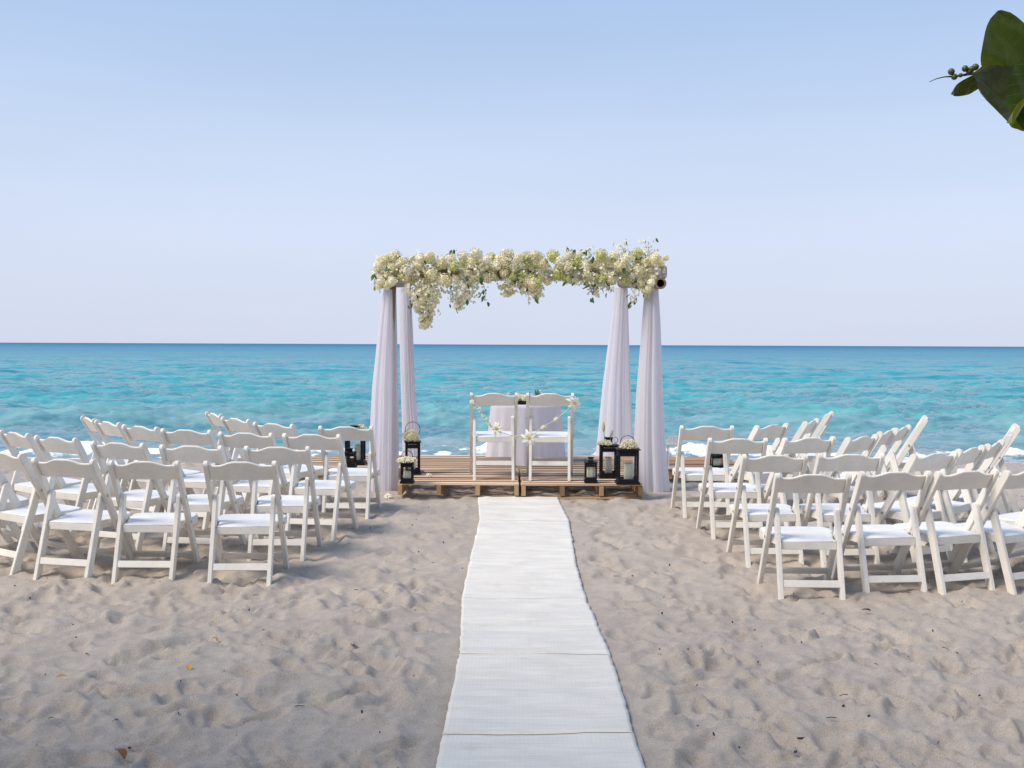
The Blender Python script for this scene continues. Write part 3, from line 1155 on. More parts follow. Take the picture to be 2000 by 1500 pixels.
def head_mesh(seed, n=85, rad=.062, size=.0125, squash=.9):
    r = random.Random(seed)
    m = MB()
    for i in range(n):
        y = 1 - 2 * (i + .5) / n
        ph = i * 2.39996
        q = math.sqrt(1 - y * y)
        d = Vector((q * math.cos(ph), q * math.sin(ph), y))
        d = (d + Vector((r.uniform(-.1, .1),) * 3)).normalized()
        c = d * rad * r.uniform(.86, 1.06)
        c.z *= squash
        floret(m, c, d + Vector((r.uniform(-.4, .4), r.uniform(-.4, .4), r.uniform(-.4, .4))), size * r.uniform(.8, 1.2), r)
    # dark inner core so the head is not hollow
    m.lathe([(rad * .02, -rad * .72), (rad * .5, -rad * .52), (rad * .72, 0), (rad * .5, rad * .52), (rad * .02, rad * .72)], (0, 0, 0), 10)
    return m.mesh('hydrangea')


HEADS = {}
for mt in (M_CREAM, M_WHITE, M_LIME):
    for v in range(3):
        me = head_mesh(200 + v + 10 * len(HEADS))
        me.materials.append(mt)
        HEADS[(mt.name, v)] = me


def leaf_mesh(L, W, name='leaf', fold=.25, droop=.25):
    vs, fs = [], []
    n = 7
    for i in range(n):
        k = i / (n - 1)
        w_ = W * math.sin(math.pi * min(1, k * .94 + .03)) ** .8
        z = -droop * L * k * k
        for j in (-1, 0, 1):
            vs.append((j * w_ / 2, k * L, z + abs(j) * fold * w_ / 2))
    for i in range(n - 1):
        for j in range(2):
            fs.append((i * 3 + j, i * 3 + j + 1, (i + 1) * 3 + j + 1, (i + 1) * 3 + j))
    return MB().add(vs, fs).mesh(name, smooth=True)


ME_LEAF = leaf_mesh(.07, .038)
ME_LEAF.materials.append(M_GREEN)
garland = thing('flower_garland', 'thick garland of cream hydrangeas and white blossoms along the top of the arch', 'garland', (.09, FY - .05, 2.23))
gx, gy, gz = garland.location
r = random.Random(11)


def gput(px, py, dy=0.0):
    p = at(px, py, FY + dy)
    return (p.x - gx, p.y - gy, p.z - gz)


def head(px, py, rpx, kind, dy):
    mt = {'c': 'cream_petals', 'w': 'white_petals', 'l': 'lime_petals'}[kind]
    rad = rpx / 2050 * FY
    ob('hydrangea', HEADS[(mt, r.randrange(3))], None, garland, gput(px, py, dy), (r.uniform(0, 6), r.uniform(0, 6), r.uniform(0, 6)), rad / .066)


HL = [  # (x, y, radius, kind) of the big heads read from the photograph
    (740, 522, 12, 'w'), (752, 508, 11, 'c'), (772, 501, 14, 'c'), (762, 543, 16, 'w'), (745, 540, 10, 'w'), (795, 530, 14, 'w'), (765, 524, 10, 'c'), (785, 512, 12, 'c'), (803, 508, 10, 'w'),
    (822, 506, 11, 'w'), (838, 503, 13, 'c'), (820, 520, 9, 'c'), (842, 535, 15, 'c'), (862, 515, 13, 'c'), (868, 547, 16, 'c'), (852, 522, 11, 'l'), (880, 505, 11, 'w'), (888, 520, 12, 'l'), (905, 500, 11, 'w'),
    (930, 497, 14, 'w'), (922, 512, 12, 'c'), (912, 535, 12, 'c'), (915, 550, 13, 'w'), (945, 522, 15, 'c'), (958, 532, 13, 'c'), (950, 508, 10, 'w'), (970, 518, 12, 'w'), (990, 499, 15, 'c'), (985, 512, 14, 'c'), (1003, 522, 12, 'c'),
    (985, 533, 10, 'c'), (1012, 505, 11, 'c'), (1030, 505, 15, 'l'), (1045, 500, 12, 'c'), (1020, 540, 16, 'l'), (1040, 555, 12, 'c'), (1048, 570, 13, 'w'), (1060, 515, 12, 'c'), (1058, 530, 11, 'w'), (1080, 500, 14, 'l'), (1095, 512, 13, 'w'),
    (1090, 536, 15, 'l'), (1112, 500, 11, 'c'), (1125, 512, 15, 'l'), (1132, 500, 10, 'w'), (1108, 522, 12, 'c'), (1145, 520, 11, 'w'), (1120, 540, 10, 'c'), (1160, 515, 12, 'c'), (1175, 498, 13, 'l'), (1185, 512, 12, 'c'), (1165, 545, 11, 'l'), (1180, 532, 11, 'c'),
    (1200, 500, 12, 'w'), (1210, 520, 13, 'c'), (1195, 540, 12, 'w'), (1225, 505, 12, 'w'), (1223, 544, 15, 'l'), (1245, 495, 12, 'l'), (1228, 524, 9, 'w'), (1248, 530, 15, 'c'), (1262, 512, 12, 'c'), (1280, 505, 12, 'c'), (1268, 532, 13, 'w'), (1290, 515, 9, 'c'),
    (1300, 504, 7, 'c'), (1275, 545, 10, 'c'), (1255, 552, 11, 'c'), (1265, 565, 9, 'w')]
for px, py, rp, kd in HL:
    head(px, py, rp, kd, r.uniform(-.13, -.03))
for px, py, rp, kd in [(744, 550, 10, 'w'), (756, 558, 9, 'c'), (765, 550, 11, 'w'), (740, 560, 7, 'c'), (1272, 552, 8, 'w')]:
    head(px, py, rp, kd, -.22)
for i in range(46):      # a lower fringe hiding most of the beam
    px = r.uniform(742, 1285)
    head(px, r.uniform(536, 551), r.uniform(8, 12), r.choice('cccwwl'), r.uniform(-.11, -.05))
for i in range(44):      # a second layer behind and on top
    px = r.uniform(742, 1290)
    head(px, r.uniform(503, 534), r.uniform(9, 14), r.choice('cccwll'), r.uniform(.03, .12))


def spray(path, n, spread, size, mt, leaves=6, taper=True):
    """a trailing stem set with small five-petalled blossoms"""
    pts = [Vector(gput(px, py, dy)) for px, py, dy in path]
    m = MB()
    dense = []
    for i in range(len(pts) - 1):
        for k in range(8):
            dense.append(pts[i].lerp(pts[i + 1], k / 8))
    dense.append(pts[-1])
    st = ob('spray_stem', MB().tube(dense, .0022, 5).mesh('spray_stem'), M_STEM, garland)
    for i in range(n):
        k = r.random() ** (1.25 if taper else 1)
        p = dense[min(len(dense) - 1, int(k * (len(dense) - 1)))]
        sp = spread * ((1 - .72 * k) if taper else 1)
        d = Vector((r.gauss(0, 1), r.gauss(0, .7), r.gauss(0, .7)))
        c = p + d * sp * .5
        floret(m, c, d.normalized() + Vector((r.uniform(-.5, .5), -.9, r.uniform(-.5, .5))), size * r.uniform(.75, 1.25), r, 5)
    ob('blossom', m.mesh('blossom'), mt, st)
    for i in range(leaves):
        p = dense[r.randrange(len(dense))]
        ob('leaf', ME_LEAF, None, garland, p + Vector((r.gauss(0, spread * .5), r.gauss(-.02, .03), r.gauss(0, spread * .4))), (r.uniform(-2.2, -.2), r.uniform(-.6, .6), r.uniform(0, 6.28)), r.uniform(.55, 1.0))


spray([(828, 552, -.06), (832, 590, -.08), (830, 622, -.08), (829, 640, -.08)], 430, .145, .018, M_CREAM, 9)
spray([(812, 560, -.06), (815, 590, -.07), (820, 612, -.07)], 220, .11, .018, M_WHITE, 6)
spray([(850, 556, -.06), (848, 580, -.07), (842, 602, -.07), (840, 628, -.07)], 160, .09, .017, M_CREAM, 4)
spray([(915, 556, -.06), (905, 580, -.07), (893, 604, -.07)], 260, .13, .018, M_WHITE, 6)
spray([(880, 560, -.06), (880, 580, -.06), (884, 592, -.06)], 50, .06, .015, M_WHITE, 4)
spray([(945, 556, -.05), (948, 575, -.06), (947, 588, -.06)], 16, .05, .011, M_WHITE, 9)
spray([(990, 550, -.05), (993, 565, -.05), (990, 577, -.05)], 150, .11, .018, M_CREAM, 4)
spray([(1022, 552, -.05), (1022, 570, -.05)], 130, .10, .017, M_WHITE, 5)
spray([(1045, 565, -.05), (1048, 582, -.05)], 130, .09, .017, M_CREAM, 3)
spray([(1030, 560, -.05), (1033, 580, -.06), (1032, 596, -.06)], 12, .022, .010, M_WHITE, 2)
spray([(1150, 545, -.05), (1158, 562, -.06), (1165, 578, -.06)], 100, .11, .015, M_WHITE, 16)
spray([(1172, 548, -.05), (1182, 560, -.05), (1195, 568, -.05)], 90, .08, .015, M_WHITE, 7)
spray([(1240, 555, -.06), (1240, 575, -.07), (1238, 590, -.07)], 34, .075, .014, M_WHITE, 9)
spray([(1262, 555, -.06), (1262, 568, -.07), (1262, 580, -.07)], 110, .08, .015, M_CREAM, 4)
spray([(1262, 512, -.03), (1266, 490, -.03), (1267, 472, -.03)], 75, .085, .013, M_WHITE, 8, False)
spray([(1215, 510, -.02), (1218, 490, -.02), (1214, 480, -.02)], 60, .09, .013, M_WHITE, 8, False)
spray([(1150, 510, -.02), (1150, 492, -.02), (1152, 484, -.02)], 45, .07, .013, M_WHITE, 7, False)
spray([(1110, 500, -.02), (1112, 488, -.02), (1106, 481, -.02)], 10, .04, .010, M_WHITE, 4, False)
spray([(890, 505, -.02), (888, 492, -.02), (893, 488, -.02)], 10, .04, .010, M_WHITE, 4, False)
spray([(818, 510, -.02), (820, 494, -.02)], 30, .06, .013, M_WHITE, 3, False)
spray([(735, 530, -.05), (731, 548, -.06), (733, 562, -.06)], 40, .055, .013, M_WHITE, 8)
for i in range(70):      # small blossoms and leaves tucked between the heads
    px = r.uniform(740, 1295)
    ob('leaf', ME_LEAF, None, garland, gput(px, r.uniform(500, 552), r.uniform(-.16, -.02)), (r.uniform(-1.6, .8), r.uniform(-.8, .8), r.uniform(0, 6.28)), r.uniform(.6, 1.2))
m = MB()
for i in range(620):
    px = r.uniform(734, 1298)
    c = Vector(gput(px, min(549, max(500, r.gauss(522, 14))), r.uniform(-.17, .03)))
    floret(m, c, Vector((r.uniform(-.8, .8), -1, r.uniform(-.6, .9))), .016 * r.uniform(.7, 1.3), r, 5)
tag(ob('small_blossoms', m.mesh('small_blossoms'), M_WHITE, garland), kind='stuff')

# ------------------------------------------------------------------ lanterns
M_BLACK = simple('black_lantern_metal', (.010, .009, .012), .5, .3, 40, .0, bumpd=.001, spec=.25)
M_CREAMMETAL = simple('white_lantern_metal', (.74, .69, .60), .5, .12, 25)
M_WAX = NT('candle_wax').set(Base_Color=(.78, .77, .64, 1), Roughness=.45).m
M_WAX.node_tree.nodes['Principled BSDF'].inputs['Subsurface Weight'].default_value = .25
M_WAX.node_tree.nodes['Principled BSDF'].inputs['Subsurface Radius'].default_value = (.02, .015, .01)
M_WICK = simple('wick', (.03, .03, .03), .9)


def glass(name, tint=(1, 1, 1), a=.10):
    t = NT(name)
    gl = t.n('ShaderNodeBsdfGlossy')
    gl.inputs['Roughness'].default_value = .02
    tp = t.n('ShaderNodeBsdfTransparent')
    tp.inputs[0].default_value = (*tint, 1)
    fr_ = t.n('ShaderNodeFresnel')
    fr_.inputs['IOR'].default_value = 1.45
    mx = t.n('ShaderNodeMixShader')
    t.l(t.math('MULTIPLY', fr_.outputs[0], a), mx.inputs[0])
    t.l(tp.outputs[0], mx.inputs[1])
    t.l(gl.outputs[0], mx.inputs[2])
    t.l(mx.outputs[0], t.o.inputs[0])
    return t.m


M_GLASS = glass('lantern_glass', (.985, .99, .99), .45)


def ring(c, rad, tr, n=28, a0=0, a1=6.2832, axis='y'):
    pts = []
    for i in range(n + 1):
        a_ = a0 + (a1 - a0) * i / n
        pts.append((c[0] + rad * math.cos(a_), c[1], c[2] + rad * math.sin(a_)) if axis == 'y' else (c[0], c[1] + rad * math.cos(a_), c[2] + rad * math.sin(a_)))
    return MB().tube(pts, tr, 6)


def lantern(p, w, h, label, rz=0.0, chimney=True, handle='up', slots=9, post=.018, rr=None, rz0=None):
    root = thing('candle_lantern', label, 'lantern', p, rz, 'black metal candle lanterns on the platform')
    hw = w / 2
    bv = .0015
    ob('base', MB().box((0, 0, .010), (w * 1.14, w * 1.14, .018)).box((0, 0, .0265), (w, w, .015)).mesh('base', bevel=bv), M_BLACK, root)
    z0, z1 = .034, h - .012
    band = h * .17
    for sx in (-1, 1):
        for sy in (-1, 1):
            ob('post', MB().box((sx * (hw - post / 2), sy * (hw - post / 2), (z0 + z1) / 2), (post, post, z1 - z0)).mesh('post', bevel=bv), M_BLACK, root)
    for k in range(4):
        rot = Matrix.Rotation(k * math.pi / 2, 3, 'Z')
        m = MB()
        iw = w - 2 * post
        zb = z1 - band
        yy = -(hw - .006)
        m.box(rot @ Vector((0, yy, zb + band * .22)), (iw, .006, band * .44), rot)
        m.box(rot @ Vector((0, yy, z1 - band * .12)), (iw, .006, band * .24), rot)
        n = slots
        for i in range(n):
            xx = -iw / 2 + iw * (i + .5) / n
            m.box(rot @ Vector((xx, yy, zb + band * .60)), (iw / n * .42, .006, band * .34), rot)
        for sx in (-1, 1):
            m.box(rot @ Vector((sx * (iw / 2 - .001), yy, (z0 + z1) / 2)), (.004, .005, z1 - z0 - .002), rot)
        m.box(rot @ Vector((0, yy, z0 + .008)), (iw, .006, .016), rot)
        ob('slotted_panel', m.mesh('slotted_panel'), M_BLACK, root)
        ob('glass_pane', MB().box(rot @ Vector((0, yy + .008, (z0 + zb) / 2 + .006)), (iw, .002, zb - z0 - .014), rot).mesh('glass_pane'), M_GLASS, root)
    ob('roof', MB().box((0, 0, h - .005), (w * 1.14, w * 1.14, .010)).mesh('roof', bevel=bv), M_BLACK, root)
    top = h
    if chimney:
        cw, chh = w * .42, h * .20
        m = MB()
        for k in range(4):
            rot = Matrix.Rotation(k * math.pi / 2, 3, 'Z')
            yy = -(cw / 2 - .004)
            m.box(rot @ Vector((0, yy, h + chh * .12)), (cw, .005, chh * .24), rot)
            m.box(rot @ Vector((0, yy, h + chh * .88)), (cw, .005, chh * .24), rot)
            for i in range(4):
                m.box(rot @ Vector((-cw / 2 + cw * (i + .5) / 4, yy, h + chh * .5)), (cw / 4 * .45, .005, chh * .54), rot)
        m.box((0, 0, h + chh + .003), (cw * 1.25, cw * 1.25, .006))
        ob('chimney', m.mesh('chimney'), M_BLACK, root)
        top = h + chh
    if handle == 'up':
        ob('handle', ring((0, 0, top + (rz0 or w * .22)), rr or w * .34, .003, n=40).mesh('handle', smooth=True), M_BLACK, root)
    elif handle == 'side':
        ob('handle', ring((w * .36, 0, top - h * .06), w * .17, .003, a0=-1.6, a1=1.6).mesh('handle', smooth=True), M_BLACK, root)
    elif handle == 'left':
        ob('handle', ring((-w * .36, 0, top - h * .17), w * .22, .0022, a0=1.5, a1=3.6).mesh('handle', smooth=True), M_BLACK, root)
    return root


def candle(p, rad, h, label):
    root = thing('pillar_candle', label, 'candle', p, 0, 'cream pillar candles inside the lanterns')
    prof = [(.0005, 0), (rad * .97, 0), (rad, .004), (rad, h - .006), (rad * .95, h), (rad * .80, h - .002), (rad * .6, h - .008), (.0005, h - .010)]
    ob('wax', MB().lathe(prof, n=22).mesh('wax', smooth=True), M_WAX, root)
    ob('wick', MB().tube([(0, 0, h - .012), (.001, 0, h), (.003, 0, h + .008)], .0012, 5).mesh('wick'), M_WICK, root)


def deckpt(px, py):
    d = at(px, py, 10.0)
    t_ = (DECK + .004 - EYE) / (d.z - EYE)
    return Vector((d.x * t_, 10.0 * t_, DECK + .004))


def bunch(p, rad, n, label, squash=.6, seed=1, stems=True, cat='flowers'):
    """baby's breath: a cloud of tiny white blossoms on thin stems"""
    r = random.Random(seed)
    root = thing('baby_breath_bunch', label, cat, p, 0, "bunches of baby's breath on the lanterns")
    m, st = MB(), MB()
    for i in range(n):
        d = Vector((r.gauss(0, 1), r.gauss(0, 1), abs(r.gauss(0, 1)) + .15)).normalized()
        c = d * rad * r.uniform(.55, 1.05)
        c.z *= squash * 1.6
        s_ = r.uniform(.0045, .0085)
        m.add([c + Vector(v) * s_ for v in ((1, 0, 0), (-1, 0, 0), (0, 1, 0), (0, -1, 0), (0, 0, 1), (0, 0, -1))],
              [(0, 2, 4), (2, 1, 4), (1, 3, 4), (3, 0, 4), (2, 0, 5), (1, 2, 5), (3, 1, 5), (0, 3, 5)])
        if i % 3 == 0:
            st.tube([(0, 0, 0), c * .5 + Vector((0, 0, .004)), c], .0009, 3, False)
    tag(ob('blossoms', m.mesh('blossoms'), M_WHITE, root), kind='stuff')
    tag(ob('stems', st.mesh('stems'), M_STEM, root), kind='stuff')
    return root


G3 = 2050.0


def place(px0, px1, ybase, ytop, label, cand, **kw):
    d = deckpt((px0 + px1) / 2, ybase)
    w = (px1 - px0) / G3 * d.y
    d.y += w * .55
    h = (ybase - ytop) / G3 * d.y
    lantern(d, w, h, label, **kw)
    if cand:
        candle(d + Vector((cand[0], 0, .036)), cand[1], cand[2], cand[3])
    return d, w, h


d, w, h = place(782, 806, 945, 903, 'small black lantern with ring handle and white flowers at the platform corner', (.0, .034, .075, "short cream candle inside the small left corner lantern"), slots=6, post=.013, chimney=False, rr=.050, rz0=.052)
bunch(d + Vector((0, -.02, h)), .098, 520, "baby's breath on the small lantern at the left platform corner", .30, 1)
d, w, h = place(790, 819, 927, 863, 'tall black lantern with a hydrangea and large ring, left of the platform chairs', (-.01, .036, .09, 'cream candle low inside the tall left lantern'), slots=8, post=.02, chimney=False, rz=.12, rr=.073, rz0=.118)
hy = ob('hydrangea_head', HEADS[('cream_petals', 1)], None, None, d + Vector((-.02, -.02, h + .055)), (0, .3, 1), 1.30)
tag(hy, 'round cream hydrangea head resting on the tall left lantern', 'flower')
d, w, h = place(1143, 1166, 943, 903, 'smallest black lantern with slotted chimney, right of the platform chairs', (.002, .040, .135, 'cream pillar candle filling the smallest right lantern'), slots=6, post=.010, handle='left')
d, w, h = place(1173, 1207, 934, 870, "tall black lantern in the middle of the right trio, with lily buds", (.0, .036, .16, 'cream candle in the middle lantern of the right trio'), slots=9, post=.019, handle='side')
bunch(d + Vector((-.045, -.05, h)), .075, 400, "baby's breath beside lily buds on the middle right lantern", .42, 3)
for k, (ox, hh, tl) in enumerate(((-.045, .235, -.04), (-.005, .15, .10))):
    root = thing('lily_bud', ('taller' if k == 0 else 'shorter') + ' pale green lily bud standing on the middle right lantern', 'flower bud', d + Vector((ox, -.05, h)), 0, 'lily buds on the lantern')
    top = Vector((tl * .35, 0, hh))
    ob('stem', MB().tube([(0, 0, 0), top * .4 + Vector((.004, 0, 0)), top * .62], .0022, 5).mesh('stem'), M_STEM, root)
    a_, b_ = top * .52, top
    pts = [a_.lerp(b_, q) for q in (0, .15, .35, .6, .85, 1)]
    ob('bud', MB().tube(pts, [.004, .011, .016, .014, .008, .002], 9).mesh('bud', smooth=True), petal_mat('lily_bud', (.50, .54, .26), (.66, .68, .40)) if k == 0 else bpy.data.materials['lily_bud'], root)
d, w, h = place(1207, 1248, 947, 878, "largest black lantern at the right front corner of the platform", (.012, .044, .155, 'cream candle in the largest right corner lantern'), slots=10, post=.019, handle='up', chimney=False, rr=.066, rz0=.052)
bunch(d + Vector((.01, -.03, h)), .088, 520, "baby's breath on the largest lantern at the right corner", .62, 5)
d, w, h = place(673, 709, 908, 846, 'large black lantern behind the chair at the left of the arch', (.03, .036, .17, 'cream candle in the large lantern left of the arch'), slots=9, post=.026, chimney=True, handle=None)
bunch(d + Vector((.06, 0, h + .04)), .06, 120, 'leafy white sprig on the lantern left of the arch', .5, 6)
d, w, h = place(671, 693, 915, 884, 'small black lantern before the large one left of the arch', None, slots=5, post=.011, handle='side')
d, w, h = place(1391, 1414, 919, 888, 'small black lantern on the side pallet right of the arch', (.0, .036, .10, 'cream candle in the lantern on the right side pallet'), slots=6, post=.010, handle=None, chimney=False)
bunch(d + Vector((0, 0, h)), .05, 90, 'small sprig on the lantern on the right side pallet', .45, 8)

# the white ornamental lantern
d = deckpt(1316, 915)
wl = thing('ornate_lantern', 'white ornamental lantern with a pierced dome on the right side pallet', 'lantern', d)
w = .135
hh = .255
ob('base', MB().box((0, 0, .008), (w * 1.1, w * 1.1, .016)).mesh('base', bevel=.002), M_CREAMMETAL, wl)
ob('top_plate', MB().box((0, 0, hh), (w * 1.12, w * 1.12, .014)).mesh('top_plate', bevel=.003), M_CREAMMETAL, wl)
for sx in (-1, 1):
    for sy in (-1, 1):
        ob('post', MB().box((sx * w * .46, sy * w * .46, hh / 2), (.008, .008, hh - .016)).mesh('post'), M_CREAMMETAL, wl)
for k in range(4):
    rot = Matrix.Rotation(k * math.pi / 2, 3, 'Z')
    ob('glass_pane', MB().box(rot @ Vector((0, -w * .44, hh / 2)), (w * .86, .002, hh - .03), rot).mesh('glass_pane'), M_GLASS, wl)
for k in range(8):          # ribs and curls of the dome
    a_ = k * math.pi / 4 + .3
    pts = []
    for i in range(9):
        q = i / 8
        rr_ = w * .52 * math.cos(q * math.pi / 2) ** .7 + .004
        pts.append((rr_ * math.cos(a_), rr_ * math.sin(a_), hh + .006 + .085 * q ** .9))
    ob('dome_rib', MB().tube(pts, .0028, 5).mesh('dome_rib', smooth=True), M_CREAMMETAL, wl)
    for zz, rr_ in ((.022, .058), (.050, .044)):
        c = Vector((rr_ * math.cos(a_ + .39), rr_ * math.sin(a_ + .39), hh + zz))
        tn = Vector((-math.sin(a_ + .39), math.cos(a_ + .39), 0))
        cp = [c + tn * .013 * math.cos(q * .5236) + Vector((0, 0, .013 * math.sin(q * .5236))) for q in range(13)]
        ob('scroll', MB().tube(cp, .002, 4).mesh('scroll', smooth=True), M_CREAMMETAL, wl)
ob('finial', MB().lathe([(.001, 0), (.010, .002), (.006, .010), (.011, .018), (.004, .028), (.001, .034)], (0, 0, hh + .088), 10).mesh('finial', smooth=True), M_CREAMMETAL, wl)

# ------------------------------------------------------------------ the altar table behind the two chairs
TX, TY, TH, TR = at(1026, 850, 11.5).x, 11.50, .645, .365
tbl = thing('round_table', 'small round table under a floor length cloth behind the platform chairs', 'table', (TX, TY, DECK))
ob('table_top', MB().lathe([(.001, TH - .028), (TR - .01, TH - .028), (TR - .01, TH - .004), (.001, TH - .004)], n=40).mesh('table_top'), M_PAINT, tbl)
for k in range(4):
    a_ = k * math.pi / 2 + .6
    ob('leg', MB().tube([(.24 * math.cos(a_), .24 * math.sin(a_), 0), (.22 * math.cos(a_), .22 * math.sin(a_), TH - .03)], .016, 8).mesh('leg', smooth=True), M_PAINT, tbl)
nz, na = 60, 260
k = np.concatenate([np.linspace(0, 1, 14) * 0, np.linspace(0, 1, nz - 14)])
A, I = np.meshgrid(np.linspace(0, 2 * math.pi, na), np.arange(nz))
rad = np.where(I < 14, TR * (.02 + .98 * I / 13.0), 0)
K = np.clip((I - 13) / (nz - 14.0), 0, 1)
fold = np.sin(A * 7 + .8) * .5 + .5 * np.sin(A * 12 + 2.1) + .3 * np.sin(A * 19)
drop = TR + .012 + .045 * K + (.004 + .030 * K ** .8) * fold
rad = np.where(I < 14, rad, drop)
zz = np.where(I < 14, TH, TH - .004 - K * (TH - .012))
zz = np.where(I == 13, TH - .001, zz)
P = np.stack([rad * np.cos(A), rad * np.sin(A), zz], -1)
tc_ = ob('tablecloth', grid_mesh('tablecloth', P), M_CLOTH, None, (TX, TY, DECK))
tag(tc_, 'pale lilac white cloth draped to the floor over the round table', 'tablecloth')
M_BOWL = glass('bowl_glass', (.92, .97, .98), 3.0)
for px, lb, dy in ((1002, 'clear glass bowl on the left of the draped table', .02), (1049, 'clear glass bowl with a green leaf on the right of the table', .02)):
    p = at(px, 790, TY + dy)
    bw = thing('glass_bowl', lb, 'bowl', (p.x, TY + dy, DECK + TH + .002), 0, 'glass bowls on the table')
    prof = [(.001, .002), (.045, .002), (.068, .025), (.082, .062), (.080, .095), (.062, .125), (.067, .133)]
    ob('bowl', MB().lathe(prof, n=32).mesh('bowl', smooth=True), M_BOWL, bw)
p = at(1052, 790, TY)
for k in range(3):
    lf = ob('bamboo_leaf', leaf_mesh(.085, .022, 'bamboo_leaf', .1, .1), M_GREEN, None, (p.x - .02 + .016 * k, TY + .01 * k, DECK + TH + .075), (1.35, .25 * (k - 1), .5 * k))
    tag(lf, '%s slim green leaf sticking up out of the right glass bowl' % ('leftmost', 'middle', 'rightmost')[k], 'leaf', 'leaves in the right glass bowl')
p = at(1019, 790, TY - .2)
box = thing('flower_box', 'dark box of white flowers between the two chair backs on the table', 'flower box', (p.x, TY - .20, DECK + TH + .002))
ob('box', MB().box((0, 0, .02), (.15, .10, .036)).mesh('box', bevel=.003), M_BLACK, box)
for i in range(7):
    ob('hydrangea', HEADS[(random.choice(('cream_petals', 'white_petals')), i % 3)], None, box, (-.05 + .018 * i, random.uniform(-.03, .02), .058 + .02 * (i % 2)), (i, i * 2, i), .50)

# ------------------------------------------------------------------ string of flowers slung between the two chairs
M_YELLOW = simple('stamen_yellow', (.80, .74, .34), .6, .15, 60)
M_LILY = petal_mat('lily_white', (.86, .84, .70), (.92, .91, .84), .03)


def lily(p, rad, face, label, seed):
    r = random.Random(seed)
    root = thing('lily_flower', label, 'flower', p, 0, 'open white lilies on the chairs')
    root.rotation_euler = Vector(face).to_track_quat('Z', 'Y').to_euler()
    for layer, (n, rr_, wd, tilt) in enumerate(((7, 1.12, .34, .10), (7, .84, .30, .45))):
        for k in range(n):
            a_ = 6.2832 * (k + .5 * layer) / n + r.uniform(-.12, .12)
            d_ = Vector((math.cos(a_), math.sin(a_), 0))
            e_ = Vector((-math.sin(a_), math.cos(a_), 0))
            vs, fs = [], []
            L = rad * rr_ * r.uniform(.85, 1.15)
            for i in range(6):
                q = i / 5
                w_ = L * wd * math.sin(math.pi * (q * .90 + .06)) * .5
                z = L * (tilt * q + .18 * math.sin(q * 3.1) - .25 * q * q)
                for j in (-1, 0, 1):
                    vs.append(d_ * L * q + e_ * w_ * j + Vector((0, 0, z + abs(j) * w_ * .35)))
            for i in range(5):
                for j in range(2):
                    fs.append((i * 3 + j, i * 3 + j + 1, i * 3 + j + 4, i * 3 + j + 3))
            ob('petal', MB().add(vs, fs).mesh('petal', smooth=True), M_LILY, root)
    m = MB()
    for k in range(16):
        a_ = k * 2.4
        q = rad * .30 * math.sqrt(k / 16)
        m.tube([(0, 0, 0), (q * math.cos(a_), q * math.sin(a_), rad * .36)], [.0022, .003], 4)
    tag(ob('stamens', m.mesh('stamens'), M_YELLOW, root), kind='stuff')


CY = 9.93
lily(at(970, 838, CY - .03), .072, (-.1, -1, .35), 'open white lily low on the left platform chair', 1)
lily(at(1033, 856, CY - .03), .080, (.0, -1, .25), 'open yellow centred lily low between the two platform chairs', 2)
lily(at(1121, 788, CY - .05), .074, (.5, -1, .35), 'open white lily on the top corner of the right platform chair', 3)
lily(at(922, 785, CY - .05), .026, (-.4, -1, .3), 'small white bloom on the top corner of the left platform chair', 4)
sg = thing('flower_string', 'thin string of small white blooms slung across the two platform chairs', 'garland', at(1010, 852, CY))
o0 = sg.location.copy()
path = [(922, 788), (936, 800), (950, 820), (960, 834), (970, 842), (990, 848), (1008, 853), (1022, 855), (1033, 858), (1045, 846), (1060, 834), (1085, 820), (1102, 806), (1119, 790)]
pts = [at(px, py, CY - .035) - o0 for px, py in path]
ob('string', MB().tube(pts, .0042, 6).mesh('string', smooth=True), simple('cord', (.62, .60, .46), .9, .2, 60), sg)
r = random.Random(4)
for i in range(len(pts) - 1):
    if 3 < i < 8:
        continue
    for k in range(5 if i < 4 else 0):
        q = pts[i].lerp(pts[i + 1], r.random())
        m = MB()
        for j in range(6 if i < 4 else 3):
            floret(m, q + Vector((r.gauss(0, .006), r.gauss(-.004, .004), r.gauss(0, .006))), Vector((r.uniform(-1, 1), -1, r.uniform(-1, 1))), .010, r, 5)
        ob('bloom', m.mesh('bloom'), M_WHITE, sg)
for px, py in ((1061, 835), (1086, 819)):
    me = head_mesh(77, 30, .018, .011, .9)
    ob('rosebud', me, M_WHITE, sg, at(px, py, CY - .05) - o0)
ob('knot', ring((0, -.02, 0), .018, .005, 14).mesh('knot', smooth=True), bpy.data.materials['cord'], sg, at(1010, 854, CY - .03) - o0)

# petals on deck and sand
for px, py, rad, lb in ((838, 930, .035, 'crumpled white flower lying on the left pallet'), ):
    p = deckpt(px, py) + Vector((0, 0, .012))
    lily(p, rad, (.2, -.3, 1), lb, 9)
p = at(757, 979, 9.7)
p.z = .105
lily(p, .045, (-.3, -.5, .8), 'white flower fallen on the sand left of the platform', 10)
m = MB()
p = deckpt(821, 923)
for k in range(6):
    floret(m, Vector((.012 * (k - 3), .004 * (k % 2), .012)), Vector((0, -.4, 1)), .022, r, 5)
fo_ = ob('purple_flower', m.mesh('purple_flower'), petal_mat('purple_petals', (.12, .10, .30), (.25, .22, .48)), None, p)
tag(fo_, 'small purple flower lying at the foot of the tall left lantern', 'flower')

